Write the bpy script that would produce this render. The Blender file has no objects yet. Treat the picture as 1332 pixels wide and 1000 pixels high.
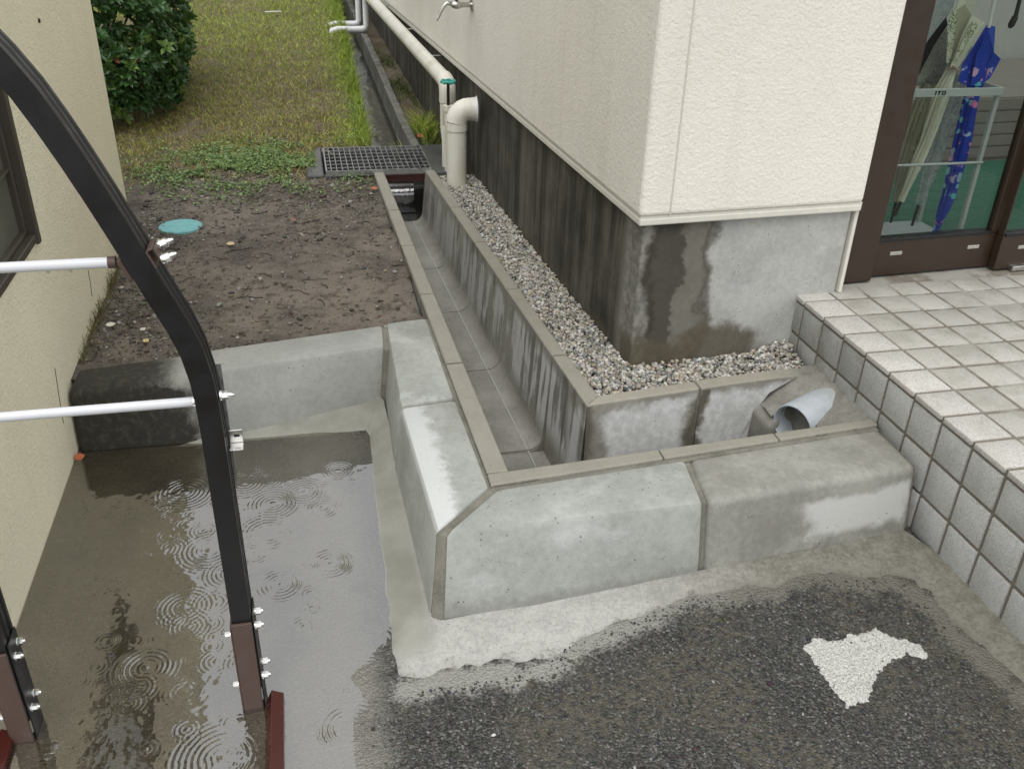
import bpy, bmesh, math, random
import numpy as np
from mathutils import Vector, Matrix

random.seed(7)
rng = np.random.default_rng(7)
S = bpy.context.scene
COL = S.collection

# ------------------------------------------------------------------ camera, sky, sun, exposure
cam_d = bpy.data.cameras.new("camera")
cam = bpy.data.objects.new("camera", cam_d)
COL.objects.link(cam)
CAMPOS = np.array([-1.413882, -1.798492, 1.408806])
_w = np.array([2.0725, -0.2075, 0.1605]); _t = np.linalg.norm(_w); _k = _w / _t
_K = np.array([[0, -_k[2], _k[1]], [_k[2], 0, -_k[0]], [-_k[1], _k[0], 0]])
_R = np.eye(3) + math.sin(_t) * _K + (1 - math.cos(_t)) * _K @ _K
cam.matrix_world = Matrix(((_R[0][0], -_R[1][0], -_R[2][0], CAMPOS[0]),
                           (_R[0][1], -_R[1][1], -_R[2][1], CAMPOS[1]),
                           (_R[0][2], -_R[1][2], -_R[2][2], CAMPOS[2]), (0, 0, 0, 1)))
cam_d.sensor_width = 36.0
cam_d.lens = 32.207
cam_d.clip_start = 0.02
cam_d.clip_end = 600
S.camera = cam

SUN_EL, SUN_AZ = math.radians(62), math.radians(200)      # azimuth clockwise from +Y
world = bpy.data.worlds.new("World")
S.world = world
world.use_nodes = True
wt = world.node_tree
wt.nodes.clear()
sky = wt.nodes.new("ShaderNodeTexSky")
sky.sky_type = 'NISHITA'
sky.sun_disc = False
sky.sun_elevation = SUN_EL
sky.sun_rotation = SUN_AZ
sky.air_density = 1.0
sky.dust_density = 6.0
sky.ozone_density = 1.0
hs = wt.nodes.new("ShaderNodeHueSaturation")
hs.inputs['Saturation'].default_value = 0.16
bg = wt.nodes.new("ShaderNodeBackground")
bg.inputs['Strength'].default_value = 0.12
wo = wt.nodes.new("ShaderNodeOutputWorld")
cl = wt.nodes.new("ShaderNodeMix")            # even cloud cover veiling the clear sky
cl.data_type = 'RGBA'
cl.inputs[0].default_value = 0.72
cl.inputs[7].default_value = (9.6, 9.8, 10.0, 1)
wt.links.new(sky.outputs[0], hs.inputs['Color'])
wt.links.new(hs.outputs[0], cl.inputs[6])
wt.links.new(cl.outputs[2], bg.inputs[0])
wt.links.new(bg.outputs[0], wo.inputs[0])

sun_d = bpy.data.lights.new("sun", 'SUN')
sun_d.energy = 0.8
sun_d.angle = math.radians(40)
sun_d.color = (1.0, 0.975, 0.94)
sun = bpy.data.objects.new("sun", sun_d)
COL.objects.link(sun)
_sd = Vector((math.sin(SUN_AZ) * math.cos(SUN_EL), math.cos(SUN_AZ) * math.cos(SUN_EL), math.sin(SUN_EL)))
sun.rotation_euler = _sd.to_track_quat('Z', 'Y').to_euler()
sun.location = (0, -3, 8)

S.view_settings.view_transform = 'Standard'
S.view_settings.look = 'None'
S.view_settings.exposure = 0.39
S.view_settings.gamma = 1.0
S.view_settings.use_curve_mapping = False
S.render.engine = 'CYCLES'
S.cycles.max_bounces = 8
S.cycles.transparent_max_bounces = 16

# ------------------------------------------------------------------ object helpers
def link(name, me, parent=None):
    o = bpy.data.objects.new(name, me)
    COL.objects.link(o)
    if parent is not None:
        o.parent = parent
        o.matrix_parent_inverse = parent.matrix_world.inverted()
    return o

def empty(name, loc):
    o = bpy.data.objects.new(name, None)
    o.empty_display_size = 0.05
    COL.objects.link(o)
    o.location = loc
    o.matrix_world = Matrix.Translation(loc)
    return o

def tag(o, label=None, cat=None, group=None, kind=None):
    if label: o['label'] = label
    if cat: o['category'] = cat
    if group: o['group'] = group
    if kind: o['kind'] = kind
    return o

def copy_tree(o, parent=None):
    c = o.copy()
    COL.objects.link(c)
    if parent is not None:
        c.parent = parent
    for ch in list(o.children):
        copy_tree(ch, c)
    return c

class MB:
    """collects verts and faces (with an optional colour per face) into one mesh"""
    def __init__(s):
        s.v = []; s.f = []; s.c = []; s.n = 0
    def add(s, verts, faces, col=None):
        b = s.n
        s.v.extend([tuple(p) for p in verts]); s.n += len(verts)
        for f in faces:
            s.f.append(tuple(i + b for i in f)); s.c.append(col)
        return s
    def box(s, x0, x1, y0, y1, z0, z1, col=None):
        v = [(x, y, z) for z in (z0, z1) for y in (y0, y1) for x in (x0, x1)]
        return s.add(v, [(0, 2, 3, 1), (4, 5, 7, 6), (0, 1, 5, 4), (1, 3, 7, 5), (3, 2, 6, 7), (2, 0, 4, 6)], col)
    def hexa(s, b, t, col=None):
        """bottom quad, top quad, both counter-clockwise from above"""
        v = list(b) + list(t)
        return s.add(v, [(3, 2, 1, 0), (4, 5, 6, 7), (0, 1, 5, 4), (1, 2, 6, 5), (2, 3, 7, 6), (3, 0, 4, 7)], col)
    def loft(s, rings, close=True, caps=True, col=None):
        n = len(rings[0]); v = [p for r in rings for p in r]; f = []
        m = n if close else n - 1
        for a in range(len(rings) - 1):
            for i in range(m):
                j = (i + 1) % n
                f.append((a * n + i, a * n + j, (a + 1) * n + j, (a + 1) * n + i))
        if caps and close:
            f.append(tuple(range(n - 1, -1, -1))); f.append(tuple((len(rings) - 1) * n + i for i in range(n)))
        return s.add(v, f, col)
    def tube(s, pts, r, n=12, caps=True, col=None):
        pts = [Vector(p) for p in pts]
        rs = r if isinstance(r, (list, tuple)) else [r] * len(pts)
        rings = []; up = None
        for i, p in enumerate(pts):
            d = (pts[min(i + 1, len(pts) - 1)] - pts[max(i - 1, 0)]).normalized()
            if up is None:
                up = Vector((0, 0, 1)) if abs(d.z) < 0.9 else Vector((0, 1, 0))
            a = d.cross(up).normalized(); b = a.cross(d).normalized(); up = b
            rings.append([p + (a * math.cos(2 * math.pi * k / n) + b * math.sin(2 * math.pi * k / n)) * rs[i] for k in range(n)])
        return s.loft(rings, True, caps, col)
    def build(s, name, m, parent=None, smooth=None, bevel=None, seg=2, bevel_angle=0.5):
        me = bpy.data.meshes.new(name)
        me.from_pydata(s.v, [], s.f)
        if any(c is not None for c in s.c):
            at = me.attributes.new("tint", 'FLOAT_COLOR', 'FACE')
            at.data.foreach_set('color', np.array([(c or (1, 1, 1)) + (1.0,) for c in s.c], dtype=np.float32).ravel())
        bm = bmesh.new(); bm.from_mesh(me)
        bmesh.ops.recalc_face_normals(bm, faces=bm.faces)
        if bevel:
            es = [e for e in bm.edges if len(e.link_faces) == 2 and e.calc_face_angle(0) > bevel_angle]
            bmesh.ops.bevel(bm, geom=es, offset=bevel, segments=seg, profile=0.5, affect='EDGES', clamp_overlap=True)
        bm.to_mesh(me); bm.free()
        if m is not None: me.materials.append(m)
        if smooth is not None:
            me.shade_smooth()
            me.set_sharp_from_angle(angle=math.radians(smooth))
        return link(name, me, parent)

def np_mesh(name, V, F, m, parent=None, tint=None, smooth=False):
    """V (n,3), F (m,3 or 4) numpy -> one object; tint (m,3) per face"""
    V = np.asarray(V, dtype=np.float32); F = np.asarray(F, dtype=np.int32)
    me = bpy.data.meshes.new(name)
    me.vertices.add(len(V)); me.vertices.foreach_set('co', V.ravel())
    k = F.shape[1]
    me.loops.add(F.size); me.loops.foreach_set('vertex_index', F.ravel())
    me.polygons.add(len(F)); me.polygons.foreach_set('loop_start', np.arange(len(F), dtype=np.int32) * k)
    me.update(calc_edges=True)
    if tint is not None:
        at = me.attributes.new("tint", 'FLOAT_COLOR', 'FACE')
        c = np.ones((len(F), 4), dtype=np.float32); c[:, :3] = tint
        at.data.foreach_set('color', c.ravel())
    if m is not None: me.materials.append(m)
    if smooth: me.shade_smooth()
    me.validate()
    return link(name, me, parent)

def grid(name, xs, ys, zf, m, keep=None, parent=None, smooth=True):
    X, Y = np.meshgrid(xs, ys)
    Z = zf(X, Y)
    V = np.stack([X, Y, Z], -1).reshape(-1, 3)
    nx, ny = len(xs), len(ys)
    i = np.arange(nx - 1)[None, :] + np.arange(ny - 1)[:, None] * nx
    F = np.stack([i, i + 1, i + 1 + nx, i + nx], -1).reshape(-1, 4)
    if keep is not None:
        cx = (X[:-1, :-1] + X[1:, 1:]) / 2; cy = (Y[:-1, :-1] + Y[1:, 1:]) / 2
        F = F[keep(cx, cy).ravel()]
        used = np.unique(F); mp = np.full(len(V), -1); mp[used] = np.arange(len(used)); V = V[used]; F = mp[F]
    return np_mesh(name, V, F, m, parent, smooth=smooth)

def vnoise(x, y, seed=0):
    """smooth value noise, numpy"""
    def h(i, j):
        n = (i * 374761393 + j * 668265263 + seed * 974711) & 0x7fffffff
        n = ((n ^ (n >> 13)) * 1274126177) & 0x7fffffff
        return ((n ^ (n >> 16)) & 0xffff) / 65535.0
    xi = np.floor(x).astype(np.int64); yi = np.floor(y).astype(np.int64)
    fx = x - xi; fy = y - yi; fx = fx * fx * (3 - 2 * fx); fy = fy * fy * (3 - 2 * fy)
    return (h(xi, yi) * (1 - fx) + h(xi + 1, yi) * fx) * (1 - fy) + (h(xi, yi + 1) * (1 - fx) + h(xi + 1, yi + 1) * fx) * fy

def fbm(x, y, seed=0, o=4):
    r = 0; a = 0.5; t = 0
    for k in range(o):
        r = r + a * vnoise(x * 2 ** k, y * 2 ** k, seed + k); t += a; a *= 0.5
    return r / t

def sstep(a, b, x):
    t = np.clip((x - a) / (b - a), 0, 1)
    return t * t * (3 - 2 * t)

# ------------------------------------------------------------------ material helpers
class NT:
    def __init__(s, name):
        s.m = bpy.data.materials.new(name); s.m.use_nodes = True
        s.t = s.m.node_tree; s.t.nodes.clear()
        s.out = s.t.nodes.new("ShaderNodeOutputMaterial")
        s.geo = None
    def L(s, a, b):
        s.t.links.new(a, b)
    def put(s, sock, v):
        if isinstance(v, bpy.types.NodeSocket): s.L(v, sock)
        elif isinstance(v, (tuple, list)) and len(v) == 3 and sock.type == 'RGBA': sock.default_value = (*v, 1)
        else: sock.default_value = v
    def pos(s):
        if s.geo is None: s.geo = s.t.nodes.new("ShaderNodeNewGeometry")
        return s.geo.outputs['Position']
    def obj(s):
        return s.t.nodes.new("ShaderNodeTexCoord").outputs['Object']
    def nrm(s):
        s.pos(); return s.geo.outputs['Normal']
    def rnd(s):
        return s.t.nodes.new("ShaderNodeObjectInfo").outputs['Random']
    def tint(s):
        a = s.t.nodes.new("ShaderNodeAttribute"); a.attribute_name = "tint"; return a.outputs['Color']
    def vmul(s, v, k):
        n = s.t.nodes.new("ShaderNodeVectorMath"); n.operation = 'MULTIPLY'
        s.put(n.inputs[0], v); n.inputs[1].default_value = k; return n.outputs[0]
    def vadd(s, v, k):
        n = s.t.nodes.new("ShaderNodeVectorMath"); n.operation = 'ADD'
        s.put(n.inputs[0], v); s.put(n.inputs[1], k); return n.outputs[0]
    def sep(s, v):
        n = s.t.nodes.new("ShaderNodeSeparateXYZ"); s.put(n.inputs[0], v); return n.outputs
    def noise(s, scale, detail=4, rough=0.55, v=None, dist=0.0, color=False):
        n = s.t.nodes.new("ShaderNodeTexNoise"); n.inputs['Scale'].default_value = scale
        n.inputs['Detail'].default_value = detail; n.inputs['Roughness'].default_value = rough
        n.inputs['Distortion'].default_value = dist
        s.L(v if v is not None else s.pos(), n.inputs['Vector']); return n.outputs['Color' if color else 'Fac']
    def vor(s, scale, feat='F1', out='Distance', v=None, rand=1.0):
        n = s.t.nodes.new("ShaderNodeTexVoronoi"); n.feature = feat; n.inputs['Scale'].default_value = scale
        n.inputs['Randomness'].default_value = rand
        s.L(v if v is not None else s.pos(), n.inputs['Vector']); return n.outputs[out]
    def math(s, op, a, b=0.0, c=None, clamp=False):
        n = s.t.nodes.new("ShaderNodeMath"); n.operation = op; n.use_clamp = clamp
        s.put(n.inputs[0], a); s.put(n.inputs[1], b)
        if c is not None: s.put(n.inputs[2], c)
        return n.outputs[0]
    def step(s, v, a, b, lo=0.0, hi=1.0):
        n = s.t.nodes.new("ShaderNodeMapRange"); n.interpolation_type = 'SMOOTHSTEP'
        s.put(n.inputs[0], v)
        for k, q in zip((1, 2, 3, 4), (a, b, lo, hi)): s.put(n.inputs[k], q)
        return n.outputs[0]
    def ramp(s, v, stops):
        n = s.t.nodes.new("ShaderNodeValToRGB"); s.put(n.inputs[0], v)
        while len(n.color_ramp.elements) < len(stops): n.color_ramp.elements.new(0.5)
        for e, (p, c) in zip(n.color_ramp.elements, stops):
            e.position = p; e.color = (*c, 1) if len(c) == 3 else c
        return n.outputs[0]
    def mix(s, f, a, b, mode='MIX'):
        n = s.t.nodes.new("ShaderNodeMix"); n.data_type = 'RGBA'; n.blend_type = mode
        s.put(n.inputs[0], f); s.put(n.inputs[6], a); s.put(n.inputs[7], b); return n.outputs[2]
    def bump(s, h, strength=0.5, dist=0.005, normal=None):
        n = s.t.nodes.new("ShaderNodeBump"); n.inputs['Strength'].default_value = strength
        n.inputs['Distance'].default_value = dist; s.put(n.inputs['Height'], h)
        if normal is not None: s.L(normal, n.inputs['Normal'])
        return n.outputs[0]
    def bsdf(s, color, rough=0.8, metal=0.0, normal=None, spec=0.5, **kw):
        n = s.t.nodes.new("ShaderNodeBsdfPrincipled")
        s.put(n.inputs['Base Color'], color); s.put(n.inputs['Roughness'], rough); s.put(n.inputs['Metallic'], metal)
        n.inputs['Specular IOR Level'].default_value = spec
        if normal is not None: s.L(normal, n.inputs['Normal'])
        for k, v in kw.items(): s.put(n.inputs[k], v)
        s.L(n.outputs[0], s.out.inputs[0]); s.b = n
        return s.m

def simple(name, c, rough=0.5, metal=0.0, var=0.12, sc=30, bump=0.0, spec=0.5):
    n = NT(name)
    f = n.noise(sc, 5, 0.6)
    col = n.mix(f, tuple(x * (1 - var) for x in c), tuple(min(1, x * (1 + var)) for x in c))
    nb = n.bump(n.noise(sc * 6, 4), bump, 0.002) if bump else None
    return n.bsdf(col, rough, metal, nb, spec)

def concrete(name, dark, light, sc=9.0, rough=0.8, pores=0.6, white=0.0, white_col=(.55, .56, .53), streak=0.0, streak_col=(.05, .045, .035), extra=None):
    n = NT(name)
    a = n.noise(sc, 6, 0.62); b = n.noise(sc * 9, 5, 0.6); c = n.noise(260, 3)
    f = n.math('ADD', n.math('MULTIPLY', a, 0.65), n.math('MULTIPLY', b, 0.35))
    col = n.mix(n.step(f, 0.34, 0.66), dark, light)
    if white:
        wv = n.noise(sc * 0.8, 7, 0.66, n.vadd(n.pos(), (3.1, 7.7, 1.3)), 0.6)
        col = n.mix(n.math('MULTIPLY', n.step(wv, 0.52, 0.7), white), col, white_col)
    if streak:
        sv = n.noise(16, 5, 0.6, n.vmul(n.pos(), (1, 1, 0.09)))
        col = n.mix(n.math('MULTIPLY', n.step(sv, 0.5, 0.66), streak), col, streak_col)
    if extra: col = extra(n, col)
    col = n.mix(n.math('MULTIPLY', n.step(c, 0.55, 0.75), 0.22), col, (.06, .058, .05))
    p = n.vor(70, 'F1'); pv = n.noise(30, 2)
    pore = n.math('MULTIPLY', n.step(p, 0.10, 0.20, 1.0, 0.0), n.step(pv, 0.56, 0.64))
    col = n.mix(n.math('MULTIPLY', pore, pores), col, (.03, .03, .025))
    h = n.math('SUBTRACT', n.math('ADD', n.math('MULTIPLY', b, 0.6), n.math('MULTIPLY', c, 0.35)), n.math('MULTIPLY', pore, 0.7))
    return n.bsdf(col, rough, 0, n.bump(h, 0.35, 0.003), 0.4)

# ---- stucco
def stucco(name, base, lump, dirt, speck, grain=.6):
    n = NT(name)
    a = n.noise(lump, 5, 0.62, None, .35); b = n.noise(lump * 0.37, 3, 0.5); c = n.noise(1.6, 5, 0.6)
    s1 = n.noise(9, 5, 0.6, n.vmul(n.pos(), (1, 1, 0.05)))
    col = n.mix(n.step(c, 0.3, 0.75), base, tuple(x * 0.9 for x in base))
    col = n.mix(n.math('MULTIPLY', n.step(s1, 0.52, 0.75), dirt), col, tuple(x * q for x, q in zip(base, (.72, .70, .60))))
    col = n.mix(n.math('MULTIPLY', n.step(a, 0.30, 0.46, 1.0, 0.0), speck), col, tuple(x * 0.62 for x in base))
    h = n.math('ADD', n.math('MULTIPLY', a, 0.8), n.math('MULTIPLY', b, 0.3))
    return n.bsdf(col, 0.75, 0, n.bump(h, grain, 0.007), 0.3)
M_WHITE = stucco("white_stucco", (.79, .755, .672), 105, 0.3, 0.12)
M_CREAM = stucco("cream_stucco", (.86, .80, .595), 120, 0.12, 0.5, .95)
M_TRIM = simple("cream_trim_paint", (.62, .595, .525), 0.65, bump=0.2)

# ---- plinth of the white house: dark run-off streaks, one pale dry field near the door
def plinth_extra(n, col):
    x, y, z = n.sep(n.pos())
    wob = n.noise(7, 6, 0.65); fine = n.noise(42, 5, 0.6)
    w = n.math('MULTIPLY', n.math('SUBTRACT', wob, 0.5), 0.16)
    # long side: streaky black film all over
    st = n.noise(11, 6, 0.62, n.vmul(n.pos(), (1, 1, 0.05)))
    side = n.step(y, 0.52, 0.60)
    st2_ = n.noise(45, 5, 0.65, n.vmul(n.pos(), (1, 1, 0.07))); blot = n.noise(5, 6, .65)
    sf = n.math('ADD', n.math('MULTIPLY', st, .45), n.math('ADD', n.math('MULTIPLY', st2_, .25), n.math('MULTIPLY', blot, .3)))
    sidec = n.mix(n.step(sf, 0.40, 0.64), (.026, .023, .017), (.125, .116, .092))
    sidec = n.mix(n.math('MULTIPLY', n.step(n.math('ADD', z, n.math('MULTIPLY', blot, .12)), .24, .17), .7), sidec, (.15, .115, .075))
    col = n.mix(side, col, sidec)
    # front: x from the corner
    xx = n.math('ADD', x, w)
    front = n.math('SUBTRACT', 1.0, side)
    d1 = n.math('MULTIPLY', n.step(xx, -0.505, -0.475), n.step(xx, -0.405, -0.385, 1.0, 0.0))
    d2 = n.math('MULTIPLY', n.step(xx, -0.41, -0.39), n.step(xx, -0.33, -0.305, 1.0, 0.0))
    d0 = n.step(xx, -0.475, -0.455, 1.0, 0.0)
    d3 = n.math('MULTIPLY', n.step(xx, -0.34, -0.325), n.step(xx, -0.315, -0.295, 1.0, 0.0))
    col = n.mix(n.math('MULTIPLY', n.math('MULTIPLY', d0, front), 0.8), col, n.mix(n.step(fine, .4, .62), (.075, .07, .056), (.19, .18, .152)))
    col = n.mix(n.math('MULTIPLY', n.math('MULTIPLY', d1, front), 0.93), col, n.mix(fine, (.018, .015, .009), (.055, .046, .030)))
    col = n.mix(n.math('MULTIPLY', n.math('MULTIPLY', d2, front), 0.86), col, n.mix(fine, (.075, .068, .048), (.15, .136, .105)))
    col = n.mix(n.math('MULTIPLY', n.math('MULTIPLY', d3, front), 0.6), col, (.05, .044, .03))
    # damp hem at the foot
    zz = n.math('ADD', z, n.math('MULTIPLY', n.math('SUBTRACT', wob, 0.5), 0.22))
    hem = n.math('MULTIPLY', n.step(zz, 0.20, 0.255, 1.0, 0.0), n.step(xx, -0.16, -0.08, 1.0, 0.0))
    col = n.mix(n.math('MULTIPLY', n.math('MULTIPLY', hem, front), 0.9), col, n.mix(fine, (.055, .046, .028), (.13, .11, .075)))
    topd = n.math('MULTIPLY', n.step(zz, 0.55, 0.60), n.step(xx, -0.32, -0.28, 1.0, 0.0))
    col = n.mix(n.math('MULTIPLY', n.math('MULTIPLY', topd, front), 0.9), col, (.045, .042, .03))
    return col
M_PLINTH = concrete("weathered_plinth_concrete", (.33, .33, .31), (.45, .45, .425), 7, 0.85, 0.5, 0.4, (.56, .56, .54), extra=plinth_extra)

# ---- kerbs and gutter
def crack_extra(n, col):
    z = n.sep(n.pos())[2]
    w = n.noise(5.5, 7, .62); k = n.noise(3, 2, .5, n.vadd(n.pos(), (5, 1, 2)))
    line = n.step(n.math('ABSOLUTE', n.math('SUBTRACT', w, .5)), .0, .0032, 1.0, 0.0)
    line = n.math('MULTIPLY', n.math('MULTIPLY', line, n.step(k, .45, .55)), n.step(z, .14, .11))
    e = n.noise(40, 6, .65)
    foot = n.math('MULTIPLY', n.step(n.math('ADD', z, n.math('MULTIPLY', n.math('SUBTRACT', e, .5), .06)), .028, .0), .55)
    col = n.mix(foot, col, n.mix(e, (.10, .10, .085), (.25, .25, .225)))
    return n.mix(n.math('MULTIPLY', line, .5), col, (.12, .12, .10))
def long_extra(n, col):  # wet shine along the top outer edge, painted pale into the colour
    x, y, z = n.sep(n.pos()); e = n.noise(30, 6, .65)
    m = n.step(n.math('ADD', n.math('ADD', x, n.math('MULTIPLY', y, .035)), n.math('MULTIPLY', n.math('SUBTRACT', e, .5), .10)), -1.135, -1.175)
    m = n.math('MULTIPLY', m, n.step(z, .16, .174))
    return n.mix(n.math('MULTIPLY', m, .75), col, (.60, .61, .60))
M_KERB_LONG = concrete("new_kerb_concrete_painted_shine", (.258, .268, .243), (.35, .362, .332), 7, 0.6, 0.6, 0.4, (.50, .51, .49), extra=long_extra)
M_KERB = concrete("new_kerb_concrete", (.258, .268, .243), (.35, .362, .332), 7, 0.72, 0.75, 0.5, (.50, .51, .49), extra=crack_extra)
def kerb_tan_extra(n, col):
    x, y, z = n.sep(n.pos())
    w = n.noise(9, 6, 0.65)
    d = n.math('ADD', x, n.math('MULTIPLY', n.math('SUBTRACT', w, 0.5), 0.22))
    zz = n.math('ADD', z, n.math('MULTIPLY', n.math('SUBTRACT', w, 0.5), 0.1))
    m = n.math('MULTIPLY', n.math('MULTIPLY', n.step(d, -0.36, -0.29), n.step(d, -0.06, -0.02, 1.0, 0.0)),
               n.math('MULTIPLY', n.step(zz, 0.125, 0.15, 1.0, 0.0), n.step(zz, 0.02, 0.05)))
    return n.mix(n.math('MULTIPLY', m, 0.85), col, (.52, .525, .50))
M_KERB_TAN = concrete("damp_kerb_concrete", (.205, .20, .175), (.315, .31, .275), 7, 0.6, 0.7, extra=kerb_tan_extra)
M_KERB_GREY = concrete("smooth_grey_kerb_concrete", (.27, .275, .255), (.345, .35, .325), 7, 0.7, 0.7)
def moss_extra(n, col):
    x, y, z = n.sep(n.pos())
    w = n.noise(8, 6, 0.68); g = n.noise(60, 5, 0.65)
    d = n.math('ADD', x, n.math('MULTIPLY', n.math('SUBTRACT', w, 0.5), 0.25))
    m = n.step(d, -1.90, -1.79, 1.0, 0.0)
    low = n.math('ADD', m, n.math('MULTIPLY', n.step(n.math('ADD', z, n.math('MULTIPLY', w, 0.09)), 0.17, 0.20, 1.0, 0.0), n.step(d, -1.80, -1.74, 1.0, 0.0)), clamp=True)
    return n.mix(n.math('MULTIPLY', low, 0.96), col, n.mix(n.step(g, .45, .68), (.012, .011, .007), (.042, .036, .024)))
M_KERB_MOSS = concrete("moss_stained_kerb_concrete", (.22, .22, .195), (.32, .32, .29), 7, 0.65, 0.7, extra=moss_extra)
M_MORTAR = concrete("joint_mortar", (.125, .118, .095), (.215, .203, .168), 14, 0.85, 0.4)
M_BED = concrete("grey_pipe_mortar", (.15, .145, .125), (.25, .242, .21), 16, 0.8, 0.5)

def gutter_extra(n, col):
    x, y, z = n.sep(n.pos())
    nz = n.sep(n.nrm())[2]
    wall = n.step(n.math('ABSOLUTE', nz), 0.35, 0.6, 1.0, 0.0)
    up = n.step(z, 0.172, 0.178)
    st = n.noise(15, 5, 0.62, n.vmul(n.pos(), (1, 1, 0.10)))
    st2 = n.noise(26, 4, 0.6, n.vmul(n.pos(), (1, 1, 0.06)))
    wh = n.math('MULTIPLY', n.math('MULTIPLY', n.step(n.math('ADD', st, n.math('MULTIPLY', n.math('SUBTRACT', n.noise(3.7, 4, .6), .5), .7)), 0.47, 0.58), wall), n.step(z, 0.13, 0.165, 1.0, 0.0))
    wh = n.math('MULTIPLY', wh, n.step(z, -0.10, -0.02))
    wh = n.math('MAXIMUM', n.math('MULTIPLY', wh, n.step(y, 2.2, 0.3, 0.35, 1.0)), n.math('MULTIPLY', n.math('MULTIPLY', n.step(n.math('ADD', y, n.math('MULTIPLY', st, .2)), .44, .36), n.step(y, .225, .245)), n.math('MULTIPLY', wall, n.step(z, .145, .10))))
    col = n.mix(n.math('MULTIPLY', wh, 0.85), col, (.56, .56, .55))
    cl_ = n.noise(2.6, 4, .6)
    dk = n.math('MULTIPLY', n.math('MULTIPLY', n.step(n.math('ADD', st2, n.math('MULTIPLY', n.math('SUBTRACT', cl_, .5), .8)), 0.54, 0.66), wall), n.step(z, -0.13, -0.02))
    col = n.mix(n.math('MULTIPLY', dk, 0.75), col, (.085, .08, .065))
    wet = n.step(z, -0.06, -0.12)
    b = n.noise(5, 5, 0.6)
    col = n.mix(n.math('MULTIPLY', n.math('MULTIPLY', wet, n.step(b, .35, .6)), 0.35), col, (.12, .115, .095))
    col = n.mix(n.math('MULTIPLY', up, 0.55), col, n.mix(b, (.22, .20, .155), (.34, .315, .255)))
    return col
M_GUTTER = concrete("drain_concrete", (.185, .18, .155), (.275, .268, .235), 8, 0.5, 0.5, extra=gutter_extra)
def rear_extra(n, col):
    x, y, z = n.sep(n.pos())
    w = n.noise(10, 6, 0.65); g = n.noise(46, 5, 0.6)
    ww = n.math('MULTIPLY', n.math('SUBTRACT', w, 0.5), 0.13)
    xx = n.math('ADD', x, ww); zz = n.math('ADD', z, n.math('MULTIPLY', ww, 0.8))
    m1 = n.math('MULTIPLY', n.step(xx, -0.70, -0.655), n.step(xx, -0.46, -0.415, 1.0, 0.0))
    m2 = n.step(xx, -0.385, -0.365)
    m = n.math('MULTIPLY', n.math('ADD', m1, m2, clamp=True), n.step(zz, 0.14, 0.165, 1.0, 0.0))
    col = n.mix(n.math('MULTIPLY', m, 0.9), col, n.mix(n.step(g, .35, .7), (.50, .50, .49), (.66, .66, .65)))
    dk = n.math('MULTIPLY', n.step(xx, -0.43, -0.405), n.step(xx, -0.392, -0.37, 1.0, 0.0))
    dk = n.math('ADD', dk, n.step(xx, -0.735, -0.70, 1.0, 0.0), clamp=True)
    col = n.mix(n.math('MULTIPLY', n.math('MULTIPLY', dk, n.step(z, 0.176, 0.17)), 0.85), col, (.085, .078, .055))
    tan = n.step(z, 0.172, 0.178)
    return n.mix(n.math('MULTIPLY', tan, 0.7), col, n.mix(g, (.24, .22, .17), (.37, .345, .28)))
M_REAR = concrete("bloomed_drain_concrete", (.20, .19, .16), (.30, .29, .25), 8, 0.6, 0.5, extra=rear_extra)

# ---- ground
def apron_mat():
    n = NT("trowelled_cement")
    x, y, z = n.sep(n.pos())
    a = n.noise(6, 6, 0.62); b = n.noise(110, 5, 0.65); c = n.noise(420, 3); e = n.noise(26, 6, .65)
    w = n.math('MULTIPLY', n.math('SUBTRACT', a, 0.5), 0.5)
    xx = n.math('ADD', x, w)
    pale = n.mix(n.step(n.math('ADD', n.math('MULTIPLY', b, .5), n.math('MULTIPLY', e, .5)), .36, .64), (.325, .318, .295), (.44, .433, .405))
    olive = n.mix(n.step(n.math('ADD', n.math('MULTIPLY', b, .5), n.math('MULTIPLY', e, .5)), .36, .64), (.125, .119, .094), (.22, .212, .175))
    col = n.mix(n.step(xx, -0.95, -0.35), pale, olive)
    smoothz = n.mix(n.step(a, .35, .65), (.225, .222, .188), (.30, .297, .258))
    leftm = n.math('MULTIPLY', n.step(x, -1.21, -1.25), n.step(y, -0.43, -0.36))
    col = n.mix(leftm, col, smoothz)
    pit = n.math('MULTIPLY', n.step(c, 0.57, 0.68), n.math('SUBTRACT', 1.0, n.math('MULTIPLY', leftm, 0.8)))
    col = n.mix(n.math('MULTIPLY', pit, 0.55), col, (.06, .058, .05))
    at = n.t.nodes.new("ShaderNodeAttribute"); at.attribute_name = "edge"
    thin = n.step(n.math('ADD', at.outputs['Fac'], n.math('ADD', n.math('MULTIPLY', n.math('SUBTRACT', e, .5), .9), n.math('MULTIPLY', n.math('SUBTRACT', b, .5), .7))), .72, 1.0)
    thin = n.math('MULTIPLY', thin, n.math('SUBTRACT', 1.0, leftm))
    col = n.mix(n.math('MULTIPLY', thin, .8), col, n.mix(n.step(b, .4, .6), (.045, .043, .036), (.115, .105, .08)))
    h = n.math('SUBTRACT', n.math('MULTIPLY', b, 0.7), n.math('MULTIPLY', pit, 0.5))
    return n.bsdf(col, 0.72, 0, n.bump(h, 0.45, 0.003), 0.4)
M_APRON = apron_mat()

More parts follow.
